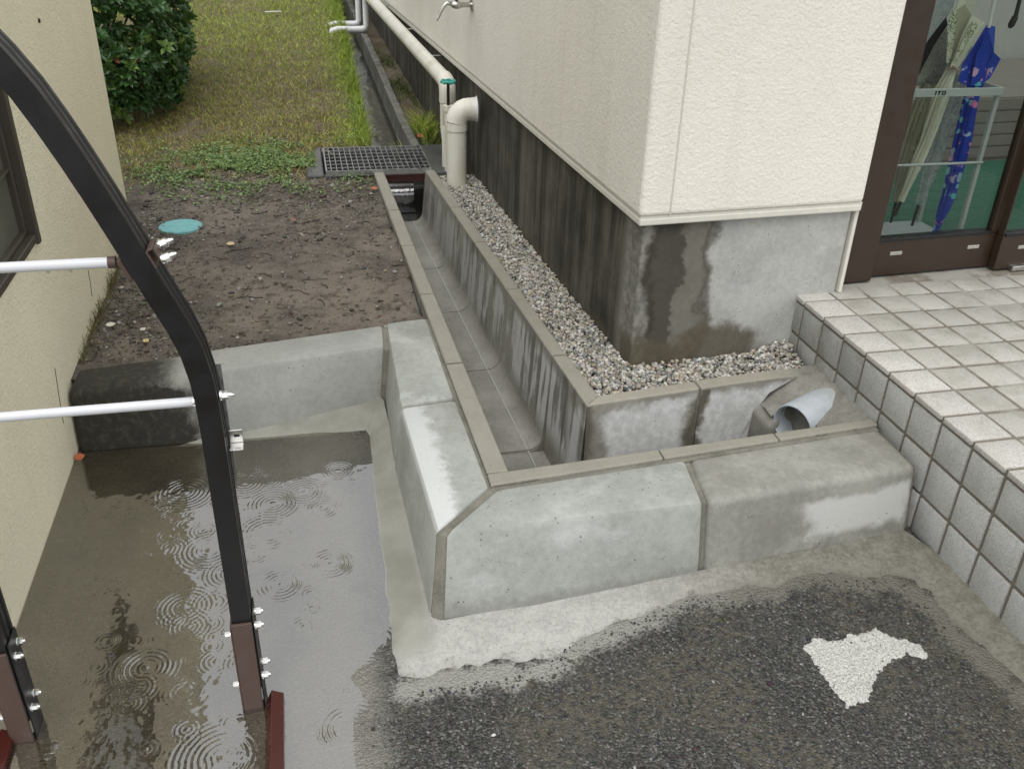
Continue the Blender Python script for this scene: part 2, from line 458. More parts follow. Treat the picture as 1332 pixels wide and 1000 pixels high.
def asphalt_mat():
    n = NT("wet_asphalt")
    x, y, z = n.sep(n.pos())
    wob = n.vadd(n.pos(), n.vmul(n.noise(60, 2, color=True), (.004, .004, .004)))
    cell = n.vor(230, 'F1', 'Color', wob); d = n.vor(230, 'F1', 'Distance', wob)
    cell2 = n.vor(120, 'F1', 'Color', wob); d2 = n.vor(120, 'F1', 'Distance', wob)
    v = n.sep(cell)[0]; v2 = n.sep(cell2)[1]
    a = n.noise(4, 6, 0.6); b = n.noise(60, 4)
    base = n.ramp(v, [(0, (.014, .014, .013)), (.55, (.042, .041, .037)), (.88, (.085, .082, .074)), (1, (.19, .185, .165))])
    big = n.ramp(v2, [(0, (.018, .018, .017)), (.7, (.055, .054, .05)), (.95, (.10, .098, .09)), (1, (.22, .22, .2))])
    col = n.mix(n.step(d2, .30, .38, 1.0, 0.0), base, big)
    dust = n.mix(b, (.058, .050, .035), (.112, .098, .070))
    mud = n.math('MULTIPLY', n.step(a, .44, .62), n.step(b, .36, .62))
    east = n.step(n.math('ADD', x, n.math('MULTIPLY', n.math('SUBTRACT', a, .5), .5)), -0.45, -0.15)
    mud = n.math('MAXIMUM', n.math('MULTIPLY', mud, 0.78), n.math('MULTIPLY', n.math('MULTIPLY', east, n.step(b, .3, .65)), .6))
    col = n.mix(mud, col, dust)
    an = n.t.nodes.new("ShaderNodeAttribute"); an.attribute_name = "near"
    e1 = n.noise(22, 6, .68); e2 = n.noise(160, 3)
    sm = n.step(n.math('ADD', an.outputs['Fac'], n.math('ADD', n.math('MULTIPLY', n.math('SUBTRACT', e1, .5), 1.1), n.math('MULTIPLY', n.math('SUBTRACT', e2, .5), .6))), .38, .74)
    smear = n.mix(n.step(n.math('ADD', x, n.math('MULTIPLY', n.math('SUBTRACT', a, .5), .5)), -.95, -.35), (.30, .292, .265), (.15, .142, .115))
    col = n.mix(n.math('MULTIPLY', sm, .85), col, smear)
    # silted concrete floor of the puddled corner
    a2 = n.noise(5, 6, .62); b2 = n.noise(120, 4)
    silt = n.mix(n.step(a2, .3, .7), (.060, .051, .034), (.135, .118, .083))
    silt = n.mix(n.math('MULTIPLY', n.step(b2, .5, .7), .5), silt, (.22, .205, .165))
    silt = n.mix(n.step(n.math('ADD', x, n.math('MULTIPLY', n.math('SUBTRACT', a2, .5), .35)), -1.62, -1.42), silt, n.mix(b2, (.15, .143, .122), (.25, .24, .21)))
    mk = n.step(n.math('ADD', x, n.math('MULTIPLY', n.math('SUBTRACT', a2, .5), .22)), -1.30, -1.42)
    col = n.mix(mk, col, silt)
    h = n.math('ADD', n.math('MULTIPLY', d, -0.6), n.math('MULTIPLY', d2, -0.6))
    return n.bsdf(col, n.mix(mud, (.42,) * 3, (.7,) * 3), 0, n.bump(h, 0.9, 0.006), 0.45)
M_ASPHALT = asphalt_mat()

def soil_mat():
    n = NT("damp_soil")
    a = n.noise(3.2, 6, .62); b = n.noise(24, 6, .65); c = n.noise(140, 4)
    col = n.mix(n.step(a, .34, .66), (.070, .056, .043), (.178, .152, .124))
    col = n.mix(n.math('MULTIPLY', n.step(b, .48, .66), .7), col, (.036, .027, .019))
    col = n.mix(n.math('MULTIPLY', n.step(c, .56, .7), .6), col, (.24, .22, .185))
    x, y, z = n.sep(n.pos())
    g = n.math('MULTIPLY', n.step(y, 2.25, 2.75), n.step(b, .35, .6))
    col = n.mix(n.math('MULTIPLY', g, .75), col, n.mix(n.noise(10, 4), (.085, .070, .032), (.19, .15, .07)))
    h = n.math('ADD', n.math('MULTIPLY', b, .7), n.math('MULTIPLY', c, .4))
    return n.bsdf(col, n.step(a, .4, .6, .5, .8), 0, n.bump(h, .8, .012), .35)
M_SOIL = soil_mat()

def tinted(name, rough=0.6, bump=0.0, sc=200, spec=.4, sss=0):
    n = NT(name)
    f = n.noise(sc, 4, .6)
    col = n.mix(n.math('MULTIPLY', f, .55), n.tint(), (.02, .02, .015))
    nb = n.bump(f, bump, .002) if bump else None
    return n.bsdf(col, rough, 0, nb, spec)
M_PEBBLE = tinted("river_pebbles", .55, .3, 260)
M_LITTER = tinted("plant_litter", .7)
def leafy(name, rough):
    n = NT(name)
    col = n.tint()
    p = n.t.nodes.new("ShaderNodeBsdfPrincipled"); n.L(col, p.inputs['Base Color'])
    p.inputs['Roughness'].default_value = rough; p.inputs['Specular IOR Level'].default_value = .5
    tr = n.t.nodes.new("ShaderNodeBsdfTranslucent"); n.L(n.mix(.5, col, (.22, .32, .03)), tr.inputs[0])
    mx = n.t.nodes.new("ShaderNodeMixShader"); mx.inputs[0].default_value = .22
    n.L(p.outputs[0], mx.inputs[1]); n.L(tr.outputs[0], mx.inputs[2]); n.L(mx.outputs[0], n.out.inputs[0])
    return n.m
M_GRASS = leafy("grass_blades", .55)
M_LEAF = leafy("shrub_leaves", .32)

def water_mat(name, tint, ior, bump=0.0, sc=30):
    n = NT(name)
    lw = n.t.nodes.new("ShaderNodeLayerWeight"); lw.inputs[0].default_value = .5
    f0 = ((ior - 1) / (ior + 1)) ** 2
    frs = n.math('MULTIPLY_ADD', n.math('POWER', lw.outputs['Facing'], 5.0), 1 - f0, f0)
    tr = n.t.nodes.new("ShaderNodeBsdfTransparent"); tr.inputs[0].default_value = (*tint, 1)
    gl = n.t.nodes.new("ShaderNodeBsdfGlossy"); gl.inputs['Roughness'].default_value = .03
    if bump:
        nb = n.bump(n.noise(sc, 4, .6), bump, .004); n.L(nb, gl.inputs['Normal']); n.L(nb, lw.inputs['Normal'])
    mx = n.t.nodes.new("ShaderNodeMixShader")
    n.L(frs, mx.inputs[0]); n.L(tr.outputs[0], mx.inputs[1]); n.L(gl.outputs[0], mx.inputs[2])
    n.L(mx.outputs[0], n.out.inputs[0])
    return n.m
M_WATER = water_mat("puddle_water", (.80, .77, .70), 3.1)
M_STREAM = water_mat("drain_water", (.55, .55, .52), 2.9, .5, 30)
M_GLASS = water_mat("door_glass", (.80, .84, .82), 1.32)

# ---- tiles
def tile_mat(name, c, dirt):
    n = NT(name)
    p = n.vadd(n.obj(), n.vmul(n.pos(), (1, 1, 1)))
    s1 = n.noise(290, 2); s2 = n.noise(520, 2); a = n.noise(14, 5, .6)
    r = n.rnd()
    col = n.mix(r, tuple(x * .90 for x in c), tuple(min(.85, x * 1.05) for x in c))
    col = n.mix(n.math('MULTIPLY', n.step(a, .42, .7), dirt), col, tuple(x * q for x, q in zip(c, (.55, .54, .47))))
    col = n.mix(n.math('MULTIPLY', n.step(s1, .54, .62), .5), col, (.20, .20, .185))
    col = n.mix(n.math('MULTIPLY', n.step(s2, .58, .64), .6), col, (.085, .085, .085))
    return n.bsdf(col, .5, 0, n.bump(s1, .12, .001), .45)
M_TILE_EDGE = tile_mat("pale_edge_tile", (.555, .53, .492), .3)
M_TILE_TOP = tile_mat("worn_floor_tile", (.45, .428, .385), .45)
M_TILE_SIDE = tile_mat("speckled_riser_tile", (.47, .472, .452), .3)
M_TILE_DIRTY = tile_mat("dirty_riser_tile", (.36, .36, .34), .6)
gn = NT("worn_grout"); _g = gn.noise(6, 5, .62); _g2 = gn.noise(70, 4); _gx = gn.sep(gn.pos())
_fill = gn.math('MULTIPLY', gn.step(_g, .44, .58), gn.step(_gx[0], .08, .14))
M_GROUT = gn.bsdf(gn.mix(_fill, gn.mix(_g2, (.125, .108, .083), (.21, .187, .152)), gn.mix(_g2, (.25, .238, .205), (.34, .33, .295))), .85, 0, gn.bump(_g2, .4, .002), .3)

# ---- metals, plastics
def alu(name, c, rough, streak=.25):
    n = NT(name)
    s1 = n.noise(180, 3, .5, n.vmul(n.obj(), (1, .2, .05))); a = n.noise(25, 4)
    col = n.mix(n.math('MULTIPLY', s1, streak), c, tuple(x * .6 for x in c))
    return n.bsdf(col, n.step(a, .3, .7, rough * .8, rough * 1.3), .0, n.bump(s1, .05, .001), .5)
M_BLACK = alu("black_anodised_profile", (.006, .0055, .006), .42)
M_BROWN = alu("brown_painted_steel", (.085, .053, .042), .5)
M_BRONZE = alu("bronze_door_frame", (.034, .020, .0115), .42)
M_BRONZE2 = alu("bronze_window_frame", (.060, .050, .038), .4)
M_RED = alu("wet_red_oxide_steel", (.060, .012, .009), .16)
M_DKRED = alu("rusty_red_steel", (.055, .012, .010), .5)
M_RAIL = simple("white_coated_rail", (.62, .63, .65), .35, var=.06)
def metal(name, c, rough):
    n = NT(name); a = n.noise(60, 4)
    return n.bsdf(n.mix(a, tuple(x * .75 for x in c), c), n.step(a, .3, .7, rough * .7, rough * 1.4), 1.0)
M_BOLT = metal("bright_bolt", (.82, .81, .78), .22)
M_GALV = metal("galvanised_grate", (.48, .49, .48), .42)
M_CHROME = metal("satin_tap", (.62, .60, .56), .28)
def pvc_mat(name, c, dirt):
    n = NT(name)
    a = n.noise(5, 6, .6, n.vmul(n.pos(), (1, 1, .4))); b = n.noise(60, 4)
    col = n.mix(n.step(a, .45, .75), c, tuple(x * q for x, q in zip(c, (.80, .78, .68))))
    col = n.mix(n.math('MULTIPLY', n.step(b, .58, .7), dirt), col, tuple(x * .5 for x in c))
    return n.bsdf(col, .38, 0, None, .5)
M_PVC = pvc_mat("ivory_pvc", (.70, .68, .61), .2)
M_PVC2 = pvc_mat("white_pvc", (.68, .69, .70), .15)
M_PVCG = pvc_mat("grey_pvc", (.42, .45, .49), .35)
M_TEAL = simple("teal_plastic", (.035, .30, .25), .45)
M_LID = simple("faded_turquoise_lid", (.17, .42, .43), .6, var=.3, sc=40, bump=.3)
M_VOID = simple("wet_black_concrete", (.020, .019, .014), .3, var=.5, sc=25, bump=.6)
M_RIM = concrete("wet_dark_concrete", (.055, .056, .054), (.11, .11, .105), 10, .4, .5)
M_OLD = concrete("old_mossy_drain_concrete", (.10, .10, .085), (.19, .185, .165), 10, .6, .5, streak=.6)

# ================================================================== GROUND
WATER_Z = -0.028
def z_asphalt(x, y):
    z = np.where(x > -1.36, -0.0275 + 0.0205 * (x + 1.36) / 1.36, -0.0275)
    dip = sstep(-1.36, -1.62, x) * (0.006 + 0.012 * sstep(-.75, -.2, y)) * (1 - .8 * sstep(.10, .42, y))
    z = z - dip
    z = z - 0.010 * sstep(-.45, -.1, y) * sstep(.5, .2, y) * sstep(-1.25, -1.40, x) + .026 * sstep(-1.93, -2.10, x)
    z = z + 0.006 * (fbm(x * 3, y * 3, 3) - .5) + 0.004 * (fbm(x * 14, y * 14, 9) - .5)
    return np.where((x < -1.42) & (y > -1.2), np.minimum(z, -.0305 - .004 * fbm(x * 9, y * 9, 12)), z)
def kerb_back(x): return -0.11 + (x + 1.061) * 0.0852
def keep_as(x, y):
    front = y < np.where(x < -1.15, .75, -.10)
    return front
grid("ground", np.concatenate([np.linspace(-60, -2.3, 20), np.arange(-2.25, 1.0, .02), np.linspace(1.1, 60, 20)]),
     np.concatenate([np.linspace(-60, -1.3, 20), np.arange(-1.25, .80, .02)]), z_asphalt, M_ASPHALT, keep_as)
bpy.data.objects["ground"]['kind'] = 'structure'

# cement apron that fillets kerbs, puddle edge and step
inn = [(-1.86, .530, -.040), (-1.77, .535, -.020), (-1.255, .640, .018), (-1.243, .60, .018), (-1.236, .30, .006), (-1.232, 0, -.004), (-1.228, -.27, -.012),
       (-1.20, -.318, -.012), (-1.0, -.306, -.008), (-.75, -.292, -.002), (-.58, -.282, .002), (-.3, -.262, .006), (-.03, -.240, .008), (.004, -.34, .004), (.004, -.6, .004), (.004, -1.6, .004)]
outr = [(-1.86, .522), (-1.74, .516), (-1.31, .50), (-1.303, .47), (-1.315, .2), (-1.327, -.025), (-1.338, -.40),
        (-1.325, -.500), (-1.097, -.505), (-.867, -.41), (-.633, -.355), (-.35, -.36), (-.125, -.40), (-.115, -.53), (-.115, -.71), (-.10, -1.6)]
def densify(P, k=14):
    r = []
    for a, b in zip(P[:-1], P[1:]):
        for t in range(k): r.append(tuple(np.array(a) + (np.array(b) - np.array(a)) * t / k))
    r.append(P[-1]); return np.array(r)
A, B = densify(inn), densify(outr)
m = 14; V = []; EDGE = []
for i in range(len(A)):
    w = fbm(np.array([B[i][0] * 9]), np.array([B[i][1] * 9]), 5)[0] - .5
    w2 = fbm(np.array([B[i][0] * 40]), np.array([B[i][1] * 40]), 6)[0] - .5
    rag = .13 * w + .05 * w2 if B[i][1] < -.47 or B[i][0] > -1.2 else .012 * w
    d = B[i] - A[i][:2]; L = np.linalg.norm(d); e = A[i][:2] + d * (1 + rag / max(L, .03) * .8)
    ze = z_asphalt(np.array([e[0]]), np.array([e[1]]))[0]
    for k in range(m + 1):
        t = k / m; q = A[i][:2] + (e - A[i][:2]) * t
        z = A[i][2] * (1 - t) + (ze - .006) * t + .004 * math.sin(math.pi * t)
        z += .003 * (fbm(np.array([q[0] * 25]), np.array([q[1] * 25]), 11)[0] - .5)
        V.append((q[0], q[1], z))
    EDGE.append((e[0], e[1]))
n_ = m + 1
F = [(i * n_ + k, i * n_ + k + 1, (i + 1) * n_ + k + 1, (i + 1) * n_ + k) for i in range(len(A) - 1) for k in range(m)]
o = np_mesh("cement_apron", V, F, M_APRON, smooth=True); o['kind'] = 'structure'
at = o.data.attributes.new("edge", 'FLOAT', 'POINT'); at.data.foreach_set('value', np.tile(np.linspace(0, 1, m + 1), len(A)).astype(np.float32))

gm = bpy.data.objects["ground"].data; gv_ = np.array([v.co[:2] for v in gm.vertices]); ea = np.array(EDGE[7 * 14:])
nd = np.full(len(gv_), 9.0); inb = (np.abs(gv_[:, 0] + .7) < 1.0) & (np.abs(gv_[:, 1] + .6) < 1.0)
nd[inb] = np.sqrt(((gv_[inb][:, None] - ea[None]) ** 2).sum(-1)).min(1)
at = gm.attributes.new("near", 'FLOAT', 'POINT'); at.data.foreach_set('value', np.exp(-nd / .045).astype(np.float32))

# lawn and bare soil behind the kerb (open strip for the drain)
def rise(y):
    t = np.clip(np.asarray(y, dtype=float) - 3.0, 0, 7.5)
    return .088 * (t - .35 * (1 - np.exp(-t / .35)))
def z_soil(x, y):
    z = 0.150 + .02 * (fbm(x * 2.2, y * 2.2, 21) - .5) + .016 * (fbm(x * 13, y * 13, 23) - .5) + .010 * (fbm(x * 45, y * 45, 25) - .5)
    z = z + 0.012 * sstep(2.3, 3.0, y) + rise(y)
    return z
def soil_edge(y): return np.where(y < 2.46, -1.075 - .0155 * (y - .5), np.where(y < 2.95, -1.36, -1.095 + .012 * (y - 3)))
def keep_soil(x, y):
    return (x < soil_edge(y)) & (y > .70 + (x + 1.7) * .16)
grid("soil", np.concatenate([np.linspace(-60, -2.7, 14), np.arange(-2.6, -.85, .0125)]),
     np.concatenate([np.arange(.62, 3.4, .0125), np.arange(3.45, 12, .08), np.linspace(12.5, 80, 14)]), z_soil, M_SOIL, keep_soil)
bpy.data.objects["soil"]['kind'] = 'structure'
# strip of earth under the gravel and along the house foot
grid("gravel_bed", np.arange(-1.05, .02, .02), np.arange(.2, 12, .03), lambda x, y: .128 + rise(y) + .03 * (fbm(x * 8, y * 8, 31) - .5), M_SOIL,
     lambda x, y: ((y < 2.45) & (x > -.722 - .056 * (y - .25)) & (y > .235 + .085 * (x + .7)) & ((x < -.50 - .058 * (y - .463)) | (y < .55)))
     | ((y > 2.95) & (x > -.82 - .032 * (y - 3)) & (x < -.45 - .058 * (y - .463))))
bpy.data.objects["gravel_bed"]['kind'] = 'structure'
b = MB().box(-60, 60, -60, 80, -.62, -.6)
tag(b.build("subsoil", M_SOIL), kind='structure')

# puddle with rain rings
rings = [(240, 640, .075, 1.), (348, 692, .07, .9), (430, 733, .05, 1.1), (440, 612, .035, 1.), (318, 628, .06, .9), (404, 772, .025, .8), (272, 715, .07, .9), (190, 868, .055, 1.), (243, 948, .02, .9),
         (290, 985, .075, 1.2), (455, 945, .06, .8), (300, 745, .05, 1.), (355, 655, .06, 1.), (240, 790, .06, .9), (215, 715, .045, .8), (405, 790, .02, .8), (395, 815, .03, .7), (365, 760, .05, .8),
         (330, 600, .055, .8), (420, 660, .045, .8), (245, 815, .04, .8), (105, 660, .015, .7), (130, 700, .02, .6), (110, 770, .035, .6), (395, 640, .05, .7), (345, 835, .05, .6), (150, 600, .02, .5),
         (380, 590, .02, .6), (410, 592, .02, .5), (435, 900, .03, .6), (210, 660, .03, .7), (175, 690, .025, .6), (265, 690, .03, .8), (290, 650, .04, .8), (280, 860, .03, .6), (330, 720, .04, .9)]
_f = 1191.6591
def on_plane(px, py, z):
    d = _R.T @ np.array([(px - 666) / _f, (py - 500) / _f, 1.]); t = (z - CAMPOS[2]) / d[2]
    return CAMPOS + d * t
RC = [(*on_plane(px, py, WATER_Z)[:2], R, a * (2.4 if px > 350 else 1.0)) for px, py, R, a in rings]
for _ in range(150):
    RC.append((random.uniform(-2.0, -1.33), random.uniform(-.95, .42), abs(random.gauss(.012, .016)) + .005, random.uniform(.25, .8)))
def z_water(x, y):
    z = np.full(x.shape, WATER_Z) + .0010 * (fbm(x * 22, y * 22, 41) - .5) + .0004 * (vnoise(x * 95, y * 95, 45) - .5) * sstep(.45, .62, fbm(x * 5, y * 5, 46)) + .0007 * (fbm(x * 60, y * 60, 43) - .5) * sstep(-.2, -.6, y)
    for cx, cy, R, a in RC:
        r = np.hypot(x - cx, y - cy)
        lam = .0075 + .05 * R
        env = np.exp(-((r - R * .72) / (R * .36 + .003)) ** 2)
        ang = np.arctan2(y - cy, x - cx)
        brk = .55 + .45 * np.sin(ang * 2 + cx * 90) * np.cos(ang * 3 + cy * 70)
        z = z + a * .00075 * env * np.cos(2 * np.pi * (r - R) / lam) * brk
        z = z + a * .0007 * np.exp(-(r / .004) ** 2)
    return z
o = grid("puddle_water", np.arange(-2.16, -1.20, .003), np.arange(-1.15, .66, .003), z_water, M_WATER)
o['kind'] = 'structure'

# ================================================================== KERB STONES
def kerb_stone(label, bot, top, m, bev=.013):
    """bot/top: four corners (x, y, z) counter-clockwise from above"""
    mb = MB().hexa(bot, top)
    o = mb.build("kerb_stone", m, smooth=30, bevel=bev, seg=(2 if bev < .016 else 5), bevel_angle=.6)
    return tag(o, label, "kerb stone", "kerb stones round the corner of the drain")
ZT, ZB = .18, -.12
def q4(pts, z): return [(x, y, z) for x, y in pts]
g = .004
# front right, front left (mitred), long side, short side, left grey, left mossy
kerb_stone("damp tan kerb stone with a white bloom, its end against the tiled step",
           q4([(-.578, -.300), (-.022, -.262), (-.016, -.020), (-.566, -.084)], ZB), q4([(-.585, -.258), (-.022, -.212), (-.018, -.033), (-.560, -.080)], ZT), M_KERB_TAN, .019)
kerb_stone("pale cracked kerb stone at the front, mitred at the outer corner",
           q4([(-1.218, -.348), (-.590, -.302), (-.578, -.086), (-1.045, -.124)], ZB), q4([(-1.186, -.256), (-.598, -.258), (-.572, -.082), (-1.046, -.121)], ZT), M_KERB)
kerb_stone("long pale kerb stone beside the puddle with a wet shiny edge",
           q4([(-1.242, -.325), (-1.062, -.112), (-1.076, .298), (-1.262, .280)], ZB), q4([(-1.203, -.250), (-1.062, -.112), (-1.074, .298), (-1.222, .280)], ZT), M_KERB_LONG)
kerb_stone("short pale kerb stone where the soil edge meets the drain",
           q4([(-1.262, .288), (-1.077, .306), (-1.084, .822), (-1.25, .800)], ZB), q4([(-1.222, .288), (-1.075, .306), (-1.082, .822), (-1.210, .802)], ZT), M_KERB)
kerb_stone("smooth grey kerb stone between the soil and the puddle, right of the black post",
           q4([(-1.752, .515), (-1.262, .603), (-1.236, .790), (-1.735, .700)], ZB), q4([(-1.745, .553), (-1.230, .641), (-1.221, .790), (-1.735, .700)], ZT), M_KERB_GREY)
kerb_stone("dark moss-blackened kerb stone meeting the cream wall",
           q4([(-2.099, .530), (-1.760, .522), (-1.742, .699), (-2.099, .690)], ZB), [(-2.096, .556, .156), (-1.752, .556, ZT - .002), (-1.742, .699, ZT - .002), (-2.096, .690, .156)], M_KERB_MOSS, .026)
# mortar between stones and drain
mo = MB()
mo.hexa(q4([(-1.064, -.120), (-.012, -.034), (-.012, -.012), (-1.052, -.098)], -.1), q4([(-1.064, -.120), (-.012, -.034), (-.012, -.012), (-1.052, -.098)], .172))
mo.hexa(q4([(-1.078, -.112), (-1.052, -.112), (-1.074, .83), (-1.096, .83)], -.1), q4([(-1.078, -.112), (-1.052, -.112), (-1.074, .83), (-1.096, .83)], .170))
mo.hexa(q4([(-1.238, -.328), (-1.212, -.345), (-1.040, -.118), (-1.066, -.108)], -.1), q4([(-1.206, -.248), (-1.188, -.262), (-1.042, -.120), (-1.066, -.112)], .173))
mo.hexa(q4([(-.594, -.29), (-.574, -.29), (-.562, -.082), (-.580, -.084)], -.1), q4([(-.602, -.246), (-.582, -.246), (-.557, -.082), (-.576, -.084)], .170))
mo.hexa(q4([(-1.252, .278), (-1.076, .296), (-1.076, .308), (-1.252, .290)], -.1), q4([(-1.212, .278), (-1.076, .296), (-1.076, .308), (-1.212, .290)], .172))
mo.hexa(q4([(-1.266, .608), (-1.235, .608), (-1.22, .792), (-1.24, .792)], -.1), q4([(-1.254, .646), (-1.205, .646), (-1.205, .792), (-1.24, .792)], .168))
mo.hexa(q4([(-.03, -.24), (.003, -.232), (.003, .0), (-.03, -.02)], -.1), q4([(-.026, -.186), (.003, -.180), (.003, .0), (-.026, -.03)], .155))
tag(mo.build("kerb_mortar", M_MORTAR, bevel=.004), kind='structure')

# ================================================================== DRAIN CHANNEL (new, U-shaped precast sections)
drain = tag(empty("drain_channel", (-.9, .1, 0)), "new grey concrete drain channel turning the corner behind the kerb stones", "drain channel")
def lin(y, y0, x0, y1, x1): return x0 + (x1 - x0) * (y - y0) / (y1 - y0)
def xlo(y): return lin(y, -.06, -1.058, 2.39, -1.108)
def xli(y): return lin(y, -.06, -1.006, 2.39, -1.061)
def xri(y): return lin(y, .206, -.736, 2.41, -.867)
def xro(y): return lin(y, .206, -.693, 2.41, -.822)
def zfl(y): return lin(y, .3, -.152, 2.45, -.066)
def profile(y):
    lo, li, ri, ro, zf = xlo(y), xli(y), xri(y), xro(y), zfl(y)
    p = [(lo, -.3), (lo, .176), (lo + .004, .18), (li - .004, .18), (li, .176)]
    bl, br = li + .02, ri - .018; r = .045
    for k in range(6):
        a = math.pi + k / 5 * math.pi / 2
        p.append((bl + r + r * math.cos(a), zf + r + r * math.sin(a)))
    for k in range(6):
        a = 1.5 * math.pi + k / 5 * math.pi / 2
        p.append((br - r + r * math.cos(a), zf + r + r * math.sin(a)))
    p += [(ri, .176), (ri - -.004, .18), (ro - .004, .18), (ro, .176), (ro, -.3)]
    return [(x, y, z) for x, z in p]
ys = [.50, 1.0, 1.46, 1.88, 2.44]
for a, b_ in zip(ys[:-1], ys[1:]):
    MB().loft([profile(a + .0025), profile((a + b_) / 2), profile(b_ - .0025)]).build("channel_section", M_GUTTER, drain, smooth=35)
for y in ys[:-1]:
    jn = MB()
    pr = profile(y)
    def shrink(p, dy):  # mortar set 4 mm back in the joint
        return [(x + (.004 if i < 5 else 0), y + dy, z - (.005 if i not in (0, len(p) - 1) else 0)) for i, (x, _, z) in enumerate(p)]
    jn.loft([shrink(pr, -.0035), shrink(pr, .0035)])
    jn.build("joint_filler", M_MORTAR, drain)
fe = MB()  # pale bead on the worn floor edge, standing in for its bright highlight
def fx(y): return xri(y) - .018 - .045
for a, b_ in ((.02, .4975), *[(q + .003, w_ - .003) for q, w_ in zip(ys[:-1], ys[1:])]):
    x0_, x1_ = (fx(a) if a > .3 else -.797), fx(b_); z0_, z1_ = zfl(a) + .0005, zfl(b_) + .0005
    fe.hexa([(x0_ - .0025, a, z0_ - .01), (x0_ + .0025, a, z0_ - .01), (x1_ + .0025, b_, z1_ - .01), (x1_ - .0025, b_, z1_ - .01)],
            [(x0_ - .0015, a, z0_ + .0018), (x0_ + .0015, a, z0_ + .0018), (x1_ + .0015, b_, z1_ + .0018), (x1_ - .0015, b_, z1_ + .0018)])
tag(fe.build("floor_highlight_bead", simple("worn_edge_highlight", (.36, .355, .33), .7, var=.3, sc=60), drain), kind='stuff')
# corner section: left wall, near wall, floor, right wall
cs = MB()
def wall(p0, p1, p2, p3, zb=-.3, lean=(0, 0)):
    """quad footprint ccw from above; p0-p1 is the side that faces into the channel"""
    bt = [(p0[0] + lean[0], p0[1] + lean[1], zb), (p1[0] + lean[0], p1[1] + lean[1], zb), (*p2, zb), (*p3, zb)]
    return bt, [(*p, .18) for p in (p0, p1, p2, p3)]
cs.hexa(*wall((-1.006, -.057), (xli(.4975), .4975), (xlo(.4975), .4975), (-1.058, -.057), lean=(.02, 0)))
cs.hexa(*wall((xri(.4975), .4975), (-.736, .206), (-.690, .252), (xro(.4975), .4975), lean=(-.02, 0)))
cs.build("channel_section", M_GUTTER, drain, bevel=.004)
MB().hexa(q4([(-1.02, -.09), (-.73, -.07), (-.72, .4975), (-1.03, .4975)], -.3), [(-1.02, -.09, -.155), (-.73, -.07, -.155), (-.72, .4975, -.150), (-1.03, .4975, -.150)]).build("channel_floor", M_GUTTER, drain)
def yni(x): return lin(x, -1.006, -.057, 0, .012)
def yno(x): return lin(x, -1.061, -.108, 0, -.018)
def yri(x): return lin(x, -.736, .206, 0, .284)
def yro(x): return lin(x, -.690, .252, 0, .328)
cv = [-1.058, -.62, -.30, -.006]
for a, b_ in zip(cv[:-1], cv[1:]):
    a += .0; b2 = b_ - .003
    MB().hexa(*[r for r in wall((b2, yni(b2)), (a, yni(a)), (a, yno(a)), (b2, yno(b2)), lean=(0, .015))]).build("channel_wall", M_GUTTER, drain, bevel=.004)
MB().hexa(q4([(-.73, -.08), (0, -.03), (0, .31), (-.73, .23)], -.3), q4([(-.73, -.08), (0, -.03), (0, .31), (-.73, .23)], -.158)).build("channel_floor", M_GUTTER, drain)
# rear walls: a whole one, and a broken one round the pipe
MB().hexa(*wall((-.736, .206), (-.4, yri(-.4)), (-.4, yro(-.4)), (-.690, .252), lean=(0, -.015))).build("channel_wall", M_REAR, drain, bevel=.004)
bw = MB()
x0 = -.394
cutx = [(-.394, .18), (-.30, .18), (-.22, .178), (-.13, .176), (-.06, .172)]
fr = [(x0, yri(x0) - .015, -.3)] + [(x, yri(x), z) for x, z in cutx] + [(-.115, yri(-.115), .154), (-.168, yri(-.168), .128), (-.196, yri(-.196), .088), (-.214, yri(-.214), .03), (-.235, yri(-.235) - .015, -.3)]
bk = [(x, y + .045, z) for x, y, z in fr]
bw.loft([fr, bk])
bw.build("channel_wall", M_REAR, drain, bevel=.003)
MB().hexa(q4([(-.401, yri(-.4) + .003, 0), (-.393, yri(-.4) + .003, 0), (-.393, yro(-.4), 0), (-.401, yro(-.4), 0)][0:4] and [(-.401, yri(-.4) + .003), (-.393, yri(-.4) + .003), (-.393, yro(-.4)), (-.401, yro(-.4))], -.3),
          q4([(-.401, yri(-.4) + .003), (-.393, yri(-.4) + .003), (-.393, yro(-.4)), (-.401, yro(-.4))], .176)).build("joint_filler", M_MORTAR, drain)
# mortar bedding round the pipe at the end of the channel
def z_bed(x, y):
    z = .168 + (x) * .38 + .05 * sstep(.18, .30, y) * sstep(-.2, -.02, x)
    return np.minimum(z, .172) + .012 * (fbm(x * 30, y * 30, 51) - .5)
xs_ = np.linspace(-.238, .006, 48); ys_ = np.linspace(-.005, .34, 50)
bed = grid("mortar_bed", xs_, ys_, z_bed, M_BED, lambda x, y: (y > yni(x) - .01) & (y < yro(x)) & ((x > -.118) | ((y > .200) & (x > -.19))), drain)
fr = MB().hexa(q4([(-.118, .0), (-.10, .0), (-.10, .30), (-.118, .30)], -.3), q4([(-.118, .0), (-.10, .0), (-.10, .30), (-.118, .30)], .112)).build("mortar_bed", M_BED, drain)

MB().hexa(q4([(-.204, .178), (-.165, .182), (-.165, .30), (-.225, .29)], -.3), [(-.200, .182, .066), (-.165, .186, .090), (-.165, .30, .114), (-.22, .29, .088)]).build("mortar_bed", M_BED, drain, smooth=50, bevel=.012, seg=3)
MB().hexa(q4([(-.17, .207), (-.09, .207), (-.09, .31), (-.17, .30)], -.3), [(-.17, .207, .104), (-.09, .210, .126), (-.09, .31, .132), (-.17, .30, .112)]).build("mortar_bed", M_BED, drain, smooth=50, bevel=.008, seg=3)

